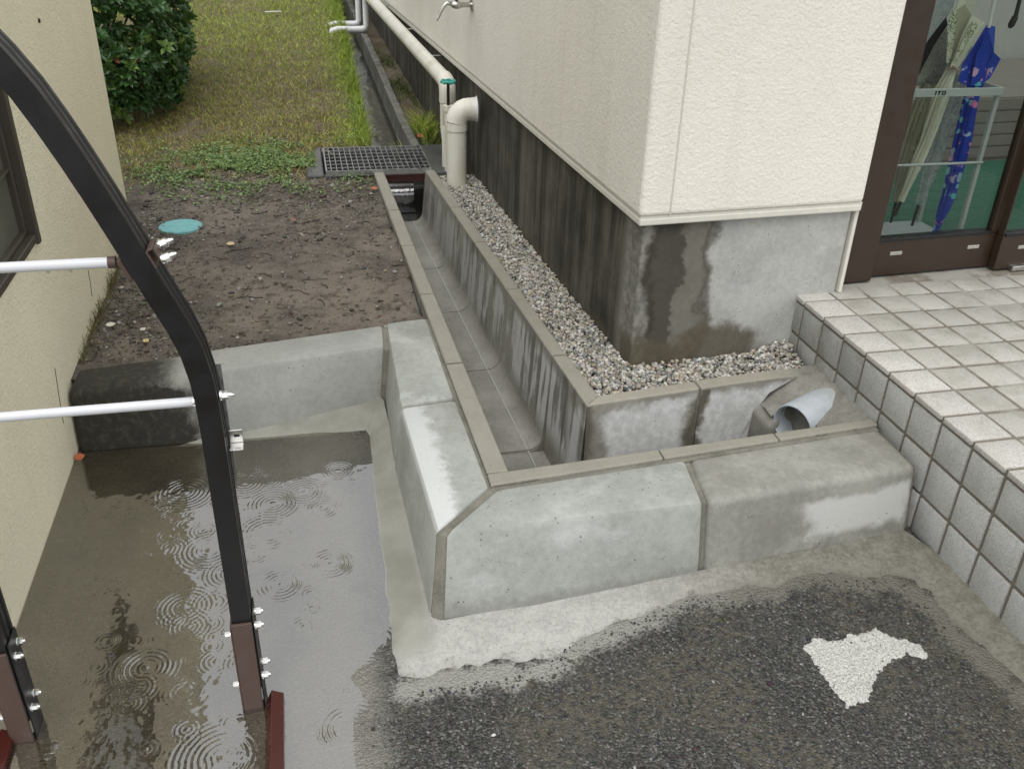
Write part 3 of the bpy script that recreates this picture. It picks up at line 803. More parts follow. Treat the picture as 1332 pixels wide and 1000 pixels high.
# grey pipe stub
pipe = tag(empty("pipe_stub", (-.2, .125, .07)), "grey plastic pipe end sticking out of the mortar at the end of the drain", "pipe")
PA, PB = Vector((-.158, .136, .093)), Vector((.02, .216, .103))
ax = (PB - PA).normalized()
def ring(c, r, n=40):
    a = ax.cross(Vector((0, 0, 1))).normalized(); b = a.cross(ax)
    return [c + (a * math.cos(2 * math.pi * k / n) + b * math.sin(2 * math.pi * k / n)) * r for k in range(n)]
MB().loft([ring(PB, .0605), ring(PA + ax * .003, .0605), ring(PA, .0615), ring(PA, .0645), ring(PA + ax * .003, .0655), ring(PB, .0655)], caps=False).build("pipe_wall", M_PVCG, pipe, smooth=40)

# ================================================================== TILED STEP
step = tag(empty("tiled_step", (0, .5, 0)), "entrance step clad in square pale speckled tiles in front of the brown door", "step")
TP, TQ, STOP = .1076, .1113, .324
XR, YF = 1.62, -1.02
MB().box(.004, XR, YF, .62, -.3, STOP - .0022).build("grout_body", M_GROUT, step)
def tile_mesh(name, w, d, h, m):
    mb = MB().box(-w / 2, w / 2, -d / 2, d / 2, -h, 0)
    ob = mb.build(name, m, None, smooth=40, bevel=.0022, seg=2)
    me = ob.data; bpy.data.objects.remove(ob); return me
J = .0105
tm_top = tile_mesh("tile", TP - J, TQ - J, .012, M_TILE_TOP)
tm_edge = tile_mesh("tile", TP - J / 2 + .003, TQ - J, .014, M_TILE_EDGE)
def put_tile(me, loc, rot=None):
    o = bpy.data.objects.new("tile", me); COL.objects.link(o)
    o.parent = step; o.matrix_parent_inverse = step.matrix_world.inverted()
    o.matrix_world = Matrix.Translation(loc) @ (rot or Matrix.Identity(4)) @ Matrix.Rotation(random.gauss(0, .004), 4, 'Z') @ Matrix.Rotation(random.gauss(0, .004), 4, 'X')
    return o
for j in range(-4, 9):
    yc = -(j + .5) * TQ
    put_tile(tm_edge, (TP / 2 - .0035, yc, STOP + .0015))
    for i in range(1, 15):
        put_tile(tm_top, ((i + .5) * TP, yc, STOP + random.uniform(-.0012, .0008)))
# cut row at the house
cw = .085
tc_top = tile_mesh("tile", TP - J, cw, .012, M_TILE_TOP); tc_edge = tile_mesh("tile", TP - J / 2 + .003, cw, .014, M_TILE_EDGE)
put_tile(tc_edge, (TP / 2 - .0035, 4 * TQ + .004 + cw / 2, STOP + .001))
for i in range(1, 15): put_tile(tc_top, ((i + .5) * TP, 4 * TQ + .004 + cw / 2, STOP))
# riser
RM = Matrix.Rotation(math.pi / 2, 4, 'Y')   # local z -> +x ; flipped below
RL = Matrix.Rotation(-math.pi / 2, 4, 'Y')
rows = [(STOP - .016, STOP - .116), (STOP - .116, STOP - .224), (STOP - .224, STOP - .335)]
for k, (zt, zb) in enumerate(rows):
    h = zt - zb
    ms = tile_mesh("tile", h - J, TQ - J, .012, M_TILE_SIDE); md = tile_mesh("tile", h - J, TQ - J, .012, M_TILE_DIRTY)
    for j in range(-4, 9):
        put_tile(md if (j < -1 or (k == 1 and j < 1)) else ms, (-.001 + random.uniform(-.0008, .0008), -(j + .5) * TQ, (zt + zb) / 2), RL)
    mc = tile_mesh("tile", h - J, cw, .012, M_TILE_DIRTY)
    put_tile(mc, (-.001, 4 * TQ + .004 + cw / 2, (zt + zb) / 2), RL)

# ================================================================== WHITE HOUSE
CX, CY = -.526, .463
SA, FA = math.radians(3.0), math.radians(3.2)
sd = Vector((-math.sin(SA), math.cos(SA), 0)); fd = Vector((math.cos(FA), math.sin(FA), 0))
sn = Vector((math.cos(SA), math.sin(SA), 0)); fn = Vector((-math.sin(FA), math.cos(FA), 0))   # into the house
C0 = Vector((CX, CY, 0))
house = tag(empty("white_house", (CX, CY, 0)), "white stucco house on a stained concrete plinth with a bronze glass door", "house")
DX = .668   # distance along the front from the corner to the door frame
def on_front(s, depth, z): return C0 + fd * s + fn * depth + Vector((0, 0, z))
def on_side(s, depth, z): return C0 + sd * s + sn * depth + Vector((0, 0, z))
def pbox(P, a, b, d0, d1, z0, z1, mb=None):
    mb = mb or MB()
    return mb.hexa([P(a, d0, z0), P(b, d0, z0), P(b, d1, z0), P(a, d1, z0)], [P(a, d0, z1), P(b, d0, z1), P(b, d1, z1), P(a, d1, z1)])
ZP = .585
def corner_ring(off, z, ext=12.0, sfront=DX):
    """outer outline of an L-wall set 'off' proud of the plinth face"""
    corner = C0 - fn * off - sn * off
    return [C0 + fd * sfront - fn * off, corner, C0 + sd * ext - sn * off, C0 + sd * ext + sn * .16, C0 + fn * .16 + sn * .16, C0 + fd * sfront + fn * .16], z
def lwall(off, z0, z1, sfront=DX):
    p, _ = corner_ring(off, 0, 12.0, sfront)
    return MB().loft([[Vector((v.x, v.y, z0)) for v in p], [Vector((v.x, v.y, z1)) for v in p]])
lwall(0, -.25, ZP, DX - .012).build("plinth", M_PLINTH, house, bevel=.006)
lwall(.022, ZP, ZP + .020, DX).build("trim", M_TRIM, house, bevel=.004)
wl = lwall(.026, ZP + .026, 2.4, DX)
wl.build("wall", M_WHITE, house, bevel=.012, seg=3)
lwall(.020, ZP + .019, ZP + .027, DX).build("trim_groove", M_TRIM, house)
# vertical control joint on the front: a shallow bead strip and reveal strip by the door
gv = MB(); pbox(on_front, .060, .064, -.0275, -.02, ZP + .03, 2.39, gv); gv.build("control_joint", simple("joint_sealant", (.55, .53, .46), .7), house)
rv = MB(); pbox(on_front, DX - .008, DX + .004, -.010, .10, .325, 2.3, rv); rv.build("door_reveal", M_TRIM, house, bevel=.002)
# front wall beyond the door, rear and inner walls
fw = MB(); pbox(on_front, 2.9, 6.0, -.026, .16, .3, 2.4, fw); pbox(on_front, DX + .001, 2.9, -.026, .16, 2.26, 2.4, fw); fw.build("wall", M_WHITE, house)
# interior
M_INWALL = simple("grey_interior_paint", (.34, .35, .32), .7)
M_WOOD = simple("grey_brown_boards", (.17, .15, .13), .6, var=.2, sc=14)
M_DARKFLOOR = simple("entrance_floor", (.16, .155, .14), .5)
fl = MB(); pbox(on_front, .17, 6.0, .161, 3.2, -.2, .345, fl); fl.build("interior_floor", M_DARKFLOOR, house)
iw = MB(); pbox(on_front, .17, 6.0, 2.02, 2.15, .35, 2.4, iw); iw.build("interior_wall", M_INWALL, house)
iw2 = MB(); pbox(on_front, .17, .175, .17, 2.0, .35, 2.4, iw2); iw2.build("interior_wall", M_INWALL, house)
sb = MB(); pbox(on_front, 1.2, 4.5, 1.15, 2.0, .346, .62, sb)
for k in range(5): pbox(on_front, 1.2, 4.5, 1.142, 1.15, .36 + k * .052, .405 + k * .052, sb)
sb.build("raised_floor_front", M_WOOD, house)

# door: fixed frame and two sliding leaves
door = MB()
Df = .045
pbox(on_front, DX + .0045, DX + .143, Df, Df + .075, STOP + .004, 2.25, door)
pbox(on_front, DX + .143, 2.9, Df, Df + .075, 2.20, 2.25, door)
dobj = door.build("door_frame", M_BRONZE, house, bevel=.003)
def leaf(s0, s1, d0, parent, wide=.045):
    r = MB()
    pbox(on_front, s0, s1, d0, d0 + .03, STOP + .006, STOP + .118, r)
    ob = r.build("door_leaf", M_BRONZE, parent, bevel=.002)
    st = MB(); pbox(on_front, s0, s0 + .006, d0 + .001, d0 + .029, STOP + .119, 2.19, st); pbox(on_front, s1 - wide, s1, d0 + .001, d0 + .029, STOP + .119, 2.19, st)
    st.build("stile", M_BRONZE, ob, bevel=.002)
    bd = MB(); pbox(on_front, s0 + .006, s1 - wide, d0 - .004, d0 + .034, STOP + .119, STOP + .128, bd); bd.build("glazing_bead", M_BLACK, ob, bevel=.001)
    gl = MB(); pbox(on_front, s0 + .006, s1 - wide, d0 + .012, d0 + .017, STOP + .128, 2.19, gl); gl.build("pane", M_GLASS, ob)
    for s in (s0 + .07, s1 - .125):
        c = MB(); pbox(on_front, s, s + .044, d0 - .0025, d0 + .001, STOP + .072, STOP + .084, c); c.build("drain_cover", M_BOLT, ob, bevel=.001)
    return ob
leaf(DX + .1435, DX + .628, Df + .030, house)
leaf(DX + .600, DX + 1.22, Df - .004, house, .05)
sl = MB(); pbox(on_front, DX + .66, 2.9, Df - .02, Df + .03, STOP + .001, STOP + .018, sl); sl.build("threshold", metal("aluminium_threshold", (.7, .7, .68), .35), house, bevel=.002)
hd = MB(); pbox(on_front, DX + .645, DX + .665, Df - .02, Df - .0045, .52, .80, hd); hd.build("door_handle", M_BLACK, house, bevel=.004)

# green mat inside
mt = NT("green_ribbed_mat"); xm, ym, zm = mt.sep(mt.pos())
rib = mt.math('SINE', mt.math('MULTIPLY', ym, 190)); 
M_MAT = mt.bsdf(mt.mix(mt.noise(40, 4), (.008, .065, .036), (.014, .105, .060)), .8, 0, mt.bump(rib, .5, .003))
mm = MB(); pbox(on_front, DX + .11, DX + 2.0, .20, 1.10, .347, .358, mm)
tag(mm.build("door_mat", M_MAT, None, bevel=.003), "dark green ribbed mat on the floor behind the glass door", "mat")

# ================================================================== CREAM BUILDING (left)
WX = -2.10
cream = tag(empty("cream_building", (WX, 0, 0)), "cream stucco building along the left edge with a bronze framed window", "building")
YC = 1.865
cw_ = MB()
Y0, Y1, Z0, Z1 = -.08, .630, .565, 1.65       # window opening
cw_.box(WX - .25, WX, Y1, YC, -.4, 1.95)
cw_.box(WX - .25, WX, -.20, Y0, -.4, 1.95)
cw_.box(WX - .25, WX, Y0, Y1, -.4, Z0)
cw_.box(WX - .25, WX, Y0, Y1, Z1, 2.7)
bmw = cw_.build("wall", M_CREAM, cream)
MB().box(-6, WX - .25, YC - .2, YC, -.4, 1.95).build("wall", M_CREAM, cream)
wf = MB()
wf.box(WX - .05, WX + .010, Y1 - .020, Y1 + .004, Z0 - .012, Z1)
wf.box(WX - .05, WX + .006, Y0, Y1 - .020, Z0 - .004, Z0 + .016)
wf.box(WX - .05, WX + .006, Y0, Y1 - .020, Z1 - .03, Z1)
win = wf.build("window", M_BRONZE2, cream, bevel=.003)
sa = MB()
sa.box(WX - .045, WX - .012, Y1 - .032, Y1 - .0205, Z0 + .0165, Z1 - .031)
sa.box(WX - .045, WX - .012, Y0, Y1 - .0325, Z0 + .0165, Z0 + .028)
sa.box(WX - .045, WX - .014, Y0, Y1 - .0325, .748, .754)
sa.build("sash", M_BRONZE2, win, bevel=.003)
pn = NT("frosted_window_glass")
MB().box(WX - .034, WX - .028, Y0, Y1 - .032, Z0 + .02, Z1 - .03).build("pane", pn.bsdf(pn.mix(pn.noise(6, 4), (.085, .085, .066), (.14, .14, .112)), .22, 0, None, .5), win)
M_CRACK = simple("crack_dirt", (.10, .085, .05), .9)
ck = MB(); ck.tube([(WX + .0005, 1.066, .30), (WX + .0005, 1.062, .265), (WX + .0005, 1.048, .22)], .0013, 5); ck.build("hairline_crack", M_CRACK, cream); ck = MB(); ck.tube([(WX + .0005, .52, .245), (WX + .0005, .50, .18), (WX + .0005, .48, .10)], .0012, 5)
ck.build("hairline_crack", M_CRACK, cream)
MB().tube([(WX - .001, 1.102, 1.02), (WX + .004, 1.102, 1.02)], .006, 10).build("plug_hole", M_BLACK, cream)

# ================================================================== BLACK POST FRAME WITH RAILS
PX, PY = -1.598, -.440
frame = tag(empty("rail_frame", (PX, PY, -.03)), "black bent post frame with two white rails standing in the puddle", "railing")
def post_path(x):
    P = [(0, .015), (0, .35), (0, .60), (-.001, .655), (-.004, .700), (-.012, .750), (-.026, .795), (-.045, .842), (-.064, .894), (-.085, .950), (-.1045, 1.0), (-.125, 1.050), (-.147, 1.100),
         (-.168, 1.143), (-.193, 1.184), (-.222, 1.224), (-.260, 1.264), (-.305, 1.300), (-.37, 1.335), (-.48, 1.366), (-.58, 1.380)]
    return [Vector((x + dx, PY + .001, z)) for dx, z in P]
def sweep_post(x):
    pts = post_path(x); rings = []
    w, d = .0178, .027
    # section: flat broad front, grooved right-hand side
    sec = [(-w, -d), (w, -d), (w, -d * .46), (w - .004, -d * .40), (w - .004, -d * .18), (w, -d * .10), (w, d * .30), (w - .005, d * .38), (w - .005, d * .62), (w, d * .7), (w, d), (-w, d), (-w, d * .3), (-w + .003, d * .22), (-w + .003, -d * .1), (-w, -d * .2)]
    for i, p in enumerate(pts):
        t = (pts[min(i + 1, len(pts) - 1)] - pts[max(i - 1, 0)]).normalized()
        nrm = Vector((t.z, 0, -t.x))   # to the right of the run, in the plane of the rails
        rings.append([p + nrm * a + Vector((0, 1, 0)) * b for a, b in sec])
    return MB().loft(rings)
def bolt(mb, p, d, r=.0085, L=.022):
    r *= .78; L *= .75
    p = Vector(p); d = Vector(d).normalized()
    mb.tube([p, p + d * .003], r * 1.25, 14); mb.tube([p + d * .003, p + d * .012], r, 6); mb.tube([p + d * .012, p + d * .016, p + d * L], [r * .62, r * .6, r * .25], 10)
def make_post(x):
    po = sweep_post(x).build("post", M_BLACK, frame, smooth=35)
    br = MB()   # U-shaped foot bracket wrapped round the front
    br.box(x - .0186, x + .0176, PY - .0325, PY - .0263, -.045, .190)
    br.box(x - .0222, x - .0188, PY - .030, PY + .016, -.045, .183)
    ft = br.build("foot_bracket", M_BROWN, po, bevel=.0012)
    pl = MB(); pl.box(x + .0182, x + .0206, PY - .022, PY + .030, -.04, .20); pl.build("side_plate", M_BLACK, po, bevel=.001)
    for z in (.165, .035):
        for dy in (-.010, .014):
            b = MB(); bolt(b, (x + .0207, PY + dy, z + (.012 if dy > 0 else 0)), (1, 0, 0)); b.build("bolt", M_BOLT, po, smooth=40)
    for z in (.150, .02):
        b = MB(); bolt(b, (x - .0223, PY - .01, z), (-1, 0, 0), .007, .014); b.build("bolt", M_BOLT, po, smooth=40)
    return po
p1 = make_post(PX); p2 = make_post(PX - .416)
# grey aluminium flange behind the near post, with a clip
fl = MB(); fl.box(PX - .0235, PX + .0225, PY + .0285, PY + .0312, .46, .70); fl.build("flange", M_GALV, p1, bevel=.001)
cl = MB(); cl.box(PX + .0195, PX + .0425, PY + .020, PY + .0225, .551, .576); cl.box(PX + .0195, PX + .0425, PY - .002, PY + .020, .5485, .551)
cl.build("clip", M_BOLT, p1, bevel=.001)
hole = MB(); hole.box(PX + .028, PX + .037, PY + .0190, PY + .0196, .563, .567); hole.build("clip_slot", M_BLACK, p1)
R1 = Vector((PX - .078, PY - .006, .896)); R2 = Vector((PX, PY - .006, .652))
for nm, Rp, off in (("rail", R1, -.028), ("rail", R2, -.020)):
    b = MB(); b.tube([Rp + Vector((off, 0, 0)), Rp + Vector((-.40, 0, 0))], .0079, 24)
    b.build(nm, M_RAIL, frame, smooth=40)
    b = MB(); b.tube([Rp + Vector((off + .007, 0, 0)), Rp + Vector((off - .004, 0, 0))], .0090, 24); b.build("rail_collar", M_BOLT if nm == "rail" and off > -.025 else M_BROWN, frame, smooth=40)
def tilted_box(mb, c, w, d, h, ang):
    R_ = Matrix.Rotation(ang, 3, 'Y')
    f = lambda a, b, e: Vector(c) + R_ @ Vector((a * w / 2, b * d / 2, e * h / 2))
    return mb.hexa([f(-1, -1, -1), f(1, -1, -1), f(1, 1, -1), f(-1, 1, -1)], [f(-1, -1, 1), f(1, -1, 1), f(1, 1, 1), f(-1, 1, 1)])
LA = -math.radians(21)      # lean of the post where the upper rail is fixed
RC_ = Vector((PX - .0655, PY - .005, .896)); rgt = Vector((math.cos(LA), 0, -math.sin(LA))); upv = Vector((math.sin(LA), 0, math.cos(LA)))
tilted_box(MB(), RC_ - rgt * .0226, .007, .034, .034, LA).build("rail_bracket", M_BROWN, p1, bevel=.001)
bk = MB(); tilted_box(bk, RC_ + rgt * .0200, .0030, .044, .028, LA); tilted_box(bk, RC_ + rgt * .0255 + upv * .0142, .008, .040, .0026, LA); tilted_box(bk, RC_ + rgt * .0312 + upv * .001, .0026, .040, .026, LA)
bk.build("rail_bracket", M_BROWN, p1, bevel=.0008)
for dz, dy in ((.007, .012), (-.007, -.012)):
    b = MB(); bolt(b, RC_ + rgt * .0326 + upv * dz + Vector((0, dy, 0)), rgt, .0098, .030); b.build("bolt", M_BOLT, p1, smooth=40)
b = MB(); bolt(b, (PX + .0184, PY - .008, .660), (1, 0, 0), .0095, .030); b.build("bolt", M_BOLT, p1, smooth=40)
# drops hanging from the rails
dr = MB()
for Rp, xs2 in ((R1, (-.085, -.115)), (R2, (-.06, -.072, -.09, -.112))):
    for xx in xs2:
        c = Rp + Vector((xx, -.001, -.0096)); dr.tube([c + Vector((0, 0, .0025)), c, c - Vector((0, 0, .003))], [.0015, .0028, .0008], 8)
tag(dr.build("water_drops", M_GLASS, frame, smooth=60), kind='stuff')

# red angle irons on the ground
ang = []
for k, (x0, x1, yend, lab) in enumerate(((-1.577, -1.541, -.455, "wet dark red angle iron lying in front of the nearer black post"),
                                       (-2.066, -2.030, -.455, "wet dark red angle iron end at the bottom left corner"))):
    xm_ = (x0 + x1) / 2; zb = -.035; h = .032
    out = [(x0, zb), (xm_ - .004, zb + h), (x1, zb + h * .62), (x1, zb), (x1 - .003, zb), (x1 - .003, zb + h * .5), (xm_ - .004, zb + h - .005), (x0 + .004, zb)]
    ang.append(tag(MB().loft([[(x, yend, z) for x, z in out], [(x, -1.30, z) for x, z in out]]).build("angle_iron", M_RED, None, bevel=.0008), lab, "angle iron", "red angle irons"))

# ================================================================== PIPES ON THE HOUSE
dp = tag(empty("drain_pipe", (-.742, 2.294, .16)), "thick ivory waste pipe with an elbow going into the plinth, standing in the gravel", "pipe")
bx, by = -.742, 2.294
r = .0445
MB().tube([(bx, by, .10), (bx, by, .435)], r, 32, caps=False).build("pipe_run", M_PVC, dp, smooth=40)
MB().tube([(bx, by, .10), (bx, by, .185)], r * 1.03, 32, caps=False).build("socket", M_PVC, dp, smooth=40)
el = []
into = Vector((math.cos(SA), math.sin(SA) - .1, 0)).normalized()
for k in range(7):      # mitred segments of the elbow
    a = k / 6 * math.pi / 2
    el.append(Vector((bx, by, .435)) + into * (.055 * (1 - math.cos(a))) + Vector((0, 0, .055 * math.sin(a))))
em = MB(); em.tube([Vector((bx, by, .40)), Vector((bx, by, .432))], r * 1.08, 32)
em.tube(el + [el[-1] + into * .02], r * 1.10, 32); em.build("elbow", M_PVC, dp, smooth=28)
fgm = MB(); fgm.tube([el[-1] + into * .012, el[-1] + into * .030, el[-1] + into * .034], [r * 1.13, r * 1.16, r * 1.28], 32); fgm.build("collar", M_PVC2, dp, smooth=40)

lp = tag(empty("wall_pipe", (-.79, 2.55, .16)), "long ivory downpipe running along the plinth on brackets and dropping by the valve", "pipe")
d_ = .10
def pl_(s, z): 
    v = C0 + sd * s - sn * d_; return Vector((v.x, v.y, z))
rr = .036
s_el = 2.13
run = [pl_(9.6, .74), pl_(s_el + .03, .548)]
MB().tube(run, rr, 28).build("pipe_run", M_PVC, lp, smooth=40)
bend = []
for k in range(5):
    a = k / 4 * math.pi / 2
    bend.append(pl_(s_el + .045 - .045 * math.sin(a), .505 + .044 * math.cos(a)))
em = MB(); em.tube([pl_(s_el + .075, .551)] + bend + [pl_(s_el, .46)], rr * 1.10, 28); em.build("elbow", M_PVC, lp, smooth=40)
MB().tube([pl_(s_el, .47), pl_(s_el, .36), pl_(s_el, .345), pl_(s_el - .035, .29), pl_(s_el - .04, .12)], rr, 28).build("down_leg", M_PVC, lp, smooth=40)
for s in (2.72, 3.5, 4.4, 5.3):
    z = .548 + (s - 2.13) * .0257
    b = MB(); q = pl_(s, z); e = q + Vector(sn) * .12
    b.tube([q + Vector((0, 0, .005)), Vector((e.x, e.y, z + .005))], .004, 8)
    b.build("bracket", M_GALV, lp)

vl = tag(empty("garden_valve", (-.775, 2.50, .16)), "stop valve with a teal round handwheel between the two ivory pipes", "valve")
vp = Vector((-.752, 2.47, 0))
MB().tube([vp + Vector((0, 0, .12)), vp + Vector((0, 0, .445))], .019, 20).build("valve_pipe", M_PVC, vl, smooth=40)
MB().tube([vp + Vector((0, 0, .445)), vp + Vector((0, 0, .47))], .024, 20).build("socket", M_PVC, vl, smooth=40)
MB().tube([vp + Vector((0, 0, .47)), vp + Vector((0, 0, .572))], .007, 10).build("valve_stem", M_BLACK, vl, smooth=40)
hw = MB(); rngp = [vp + Vector((.030 * math.cos(2 * math.pi * k / 24), .030 * math.sin(2 * math.pi * k / 24), .575 + .003 * math.sin(k * math.pi / 2))) for k in range(25)]
hw.tube(rngp, .0065, 8)
for k in range(4):
    a = k * math.pi / 2 + .3; hw.tube([vp + Vector((0, 0, .577)), vp + Vector((.030 * math.cos(a), .030 * math.sin(a), .575))], .005, 8)
hw.tube([vp + Vector((0, 0, .568)), vp + Vector((0, 0, .586))], .011, 12)
hw.build("handwheel", M_TEAL, vl, smooth=50)

bp_ = tag(empty("branch_pipes", (-.85, 6.5, .2)), "pair of thin white pipes crossing the old drain from under the long pipe", "pipe")
for k, (yy, z) in enumerate(((5.45, .375), (5.72, .375))):
    x1 = -.895 if k == 0 else -.93
    b = MB(); b.tube([(x1, yy, .64), (x1, yy, z + .03), (x1 - .012, yy, z + .008), (x1 - .035, yy, z), (-1.11, yy, z), (-1.145, yy, z - .008), (-1.155, yy, z - .05)], .023, 16)
    b.build("branch", M_PVC2, bp_, smooth=50)

# wall tap
fp = C0 + sd * 1.945 - sn * .026; 
tap = tag(empty("wall_tap", (fp.x, fp.y, .908)), "small metal water tap on the white side wall above the pipe", "tap")
tz = Vector((fp.x, fp.y, .908)); o_ = -sn
fg = MB(); fg.tube([tz, tz + o_ * .006], .026, 20); fg.build("flange", M_CHROME, tap, smooth=40)
bd = MB(); bd.tube([tz, tz + o_ * .05, tz + o_ * .062, tz + o_ * .078, tz + o_ * .09], [.010, .011, .017, .017, .012], 16); bd.build("tap_body", M_CHROME, tap, smooth=50)
spt = MB(); arc = [tz + o_ * (.09 + .012 * k) + Vector((0, 0, [0, .006, .006, -.004, -.022, -.045, -.062][k])) for k in range(7)]
spt.tube(arc, .0088, 14); spt.build("spout", M_CHROME, tap, smooth=50)
hb = MB(); hb.tube([tz + o_ * .07, tz + o_ * .07 + Vector((0, 0, .045))], .007, 10); hb.tube([tz + o_ * .07 + Vector((0, -.028, .05)), tz + o_ * .07 + Vector((0, .028, .05))], .007, 10)
hb.build("tap_handle", M_BLACK, tap, smooth=50)

# ================================================================== CATCH BASIN, GRATE, OLD DRAIN
basin = tag(empty("catch_basin", (-1.08, 2.65, .1)), "dark wet concrete catch basin that the drain channel runs out of", "catch basin")
rb = MB()
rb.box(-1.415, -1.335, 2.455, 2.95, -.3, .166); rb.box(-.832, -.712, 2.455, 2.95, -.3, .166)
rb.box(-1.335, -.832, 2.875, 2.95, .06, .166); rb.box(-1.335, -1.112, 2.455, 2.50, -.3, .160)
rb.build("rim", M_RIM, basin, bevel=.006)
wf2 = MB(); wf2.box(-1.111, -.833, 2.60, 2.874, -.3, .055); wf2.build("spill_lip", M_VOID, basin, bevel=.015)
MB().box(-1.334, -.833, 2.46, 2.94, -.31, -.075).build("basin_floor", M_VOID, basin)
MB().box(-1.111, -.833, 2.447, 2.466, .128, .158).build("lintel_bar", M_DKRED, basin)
wv = NT("falling_water"); 
o = grid("spill_water", np.linspace(-1.02, -.90, 14), np.linspace(0, 1, 14), lambda x, y: y * 0, M_STREAM, None, basin)
for v in o.data.vertices:
    t = v.co.y; x = v.co.x + .01 * math.sin(40 * v.co.x + 5 * t) * t
    v.co = (x, 2.72 - .135 * min(1, t * 1.6) - .006 * max(0, t - .5), .060 - .13 * max(0, (t - .45) / .55) ** 1.2)

gr = tag(empty("drain_grate", (-1.08, 2.64, .17)), "galvanised steel mesh grate lying over the catch basin", "grate")
GX0, GX1, GY0, GY1, GZ = -1.327, -.838, 2.432, 2.845, .170
gf = MB()
gf.box(GX0, GX1, GY0, GY0 + .006, GZ - .002, GZ + .022); gf.box(GX0, GX1, GY1 - .006, GY1, GZ - .002, GZ + .022)
gf.box(GX0, GX0 + .006, GY0 + .0061, GY1 - .0061, GZ - .002, GZ + .022); gf.box(GX1 - .006, GX1, GY0 + .0061, GY1 - .0061, GZ - .002, GZ + .022)
gf.build("grate_frame", M_GALV, gr)
mb_ = MB().box(-.0016, .0016, GY0 + .007, GY1 - .007, GZ, GZ + .021); ob = mb_.build("bearing_bar", M_GALV, gr); ob.location.x += 0
base_me = ob.data; nb = 19
for k in range(1, nb):
    x = GX0 + (GX1 - GX0) * k / nb
    if k == 1: q = ob
    else:
        q = ob.copy(); COL.objects.link(q)
    q.matrix_world = Matrix.Translation((x, 0, 0))
mc_ = MB().box(GX0 + .007, GX1 - .007, -.0022, .0022, GZ + .0155, GZ + .0215); oc = mc_.build("cross_bar", M_GALV, gr)
nc = 7
for k in range(1, nc):
    q = oc if k == 1 else oc.copy()
    if k > 1: COL.objects.link(q)
    q.matrix_world = Matrix.Translation((0, GY0 + (GY1 - GY0) * k / nc, 0))
bl = MB(); bl.tube([(-1.325, 2.80, GZ + .024), (-1.30, 2.76, GZ + .026), (-1.275, 2.69, GZ + .026)], .0012, 5)
tag(bl.build("dry_stalk", simple("straw", (.42, .38, .26), .7), None), "pale dry grass stalk lying on the left end of the grate", "stalk")

od = tag(empty("old_drain", (-.95, 5, 0)), "old dark concrete drain with running water beyond the grate", "drain channel")
def xol(y): return lin(y, 3.0, -1.100, 7.0, -1.07)
def xorr(y): return lin(y, 3.0, -.868, 7.0, -.985)
for a, b_ in ((2.95, 3.55), (3.55, 4.15), (4.15, 4.75), (4.75, 5.35), (5.35, 5.95), (5.95, 6.55), (6.55, 7.15), (7.15, 7.75), (7.75, 8.35), (8.35, 8.95), (8.95, 9.55), (9.55, 10.15), (10.15, 10.75)):
    b_ -= .006; dx = random.uniform(-.006, .006)
    def pf(y): 
        l, r_ = xol(y) + dx, xorr(y) + dx
        h = float(rise(y))
        return [(l - .05, y, -.2), (l - .05, y, .16 + h), (l, y, .16 + h), (l + .012, y, .01 + h), (r_ - .012, y, .01 + h), (r_, y, .165 + h), (r_ + .045, y, .165 + h), (r_ + .045, y, -.2)]
    MB().loft([pf(a), pf(b_)]).build("channel_section", M_OLD, od, bevel=.004)
o = grid("running_water", np.linspace(-1.10, -.87, 24), np.arange(2.70, 7.5, .03), lambda x, y: .058 + rise(y) + .006 * (fbm(x * 16, y * 7, 61) - .5) + .002 * (fbm(x * 50, y * 30, 62) - .5) , M_STREAM, None, None)
o['kind'] = 'structure'

# turquoise inspection lid
ld = MB(); cx, cy = -1.918, 1.868
for r0, z0, r1, z1 in ((.083, .140, .083, .155), (.083, .155, .079, .158), (.079, .158, .0, .160)):
    ld.loft([[(cx + r0 * math.cos(2 * math.pi * k / 32), cy + r0 * math.sin(2 * math.pi * k / 32) * .95, z0) for k in range(32)], [(cx + r1 * math.cos(2 * math.pi * k / 32), cy + r1 * .95 * math.sin(2 * math.pi * k / 32), z1) for k in range(32)]], caps=False)
tag(ld.build("inspection_lid", M_LID, None, smooth=30), "turquoise round inspection lid set in the bare soil beside the cream wall", "lid")

# ================================================================== GRAVEL, STONES, LITTER (stuff)
ico = bmesh.new(); bmesh.ops.create_icosphere(ico, subdivisions=1, radius=1)
IV = np.array([v.co[:] for v in ico.verts]); IF = np.array([[v.index for v in f.verts] for f in ico.faces]); ico.free()
def stones(name, P, size, cols, m, flat=.6, sink=.3, smooth=True):
    n = len(P); V = np.repeat(IV[None], n, 0)
    V = V * (1 + .28 * rng.standard_normal((n, len(IV), 1)) * .6)
    sc = size[:, None] * np.stack([rng.uniform(.8, 1.3, n), rng.uniform(.6, .95, n), rng.uniform(.75, 1.1, n) * flat], 1)
    V = V * sc[:, None, :]
    a = rng.uniform(0, 2 * np.pi, n); t = rng.normal(0, .45, n)
    ca, sa_ = np.cos(a), np.sin(a); ct, st = np.cos(t), np.sin(t)
    y = V[..., 1] * ct[:, None] - V[..., 2] * st[:, None]; z = V[..., 1] * st[:, None] + V[..., 2] * ct[:, None]
    x = V[..., 0]
    V = np.stack([x * ca[:, None] - y * sa_[:, None], x * sa_[:, None] + y * ca[:, None], z], -1)
    V = V + P[:, None, :] + np.array([0, 0, 1])[None, None] * (size * flat * (1 - sink))[:, None, None]
    F = IF[None] + (np.arange(n) * len(IV))[:, None, None]
    T = np.repeat(cols[:, None, :], len(IF), 1).reshape(-1, 3)
    return np_mesh(name, V.reshape(-1, 3), F.reshape(-1, 3), m, tint=T, smooth=smooth)
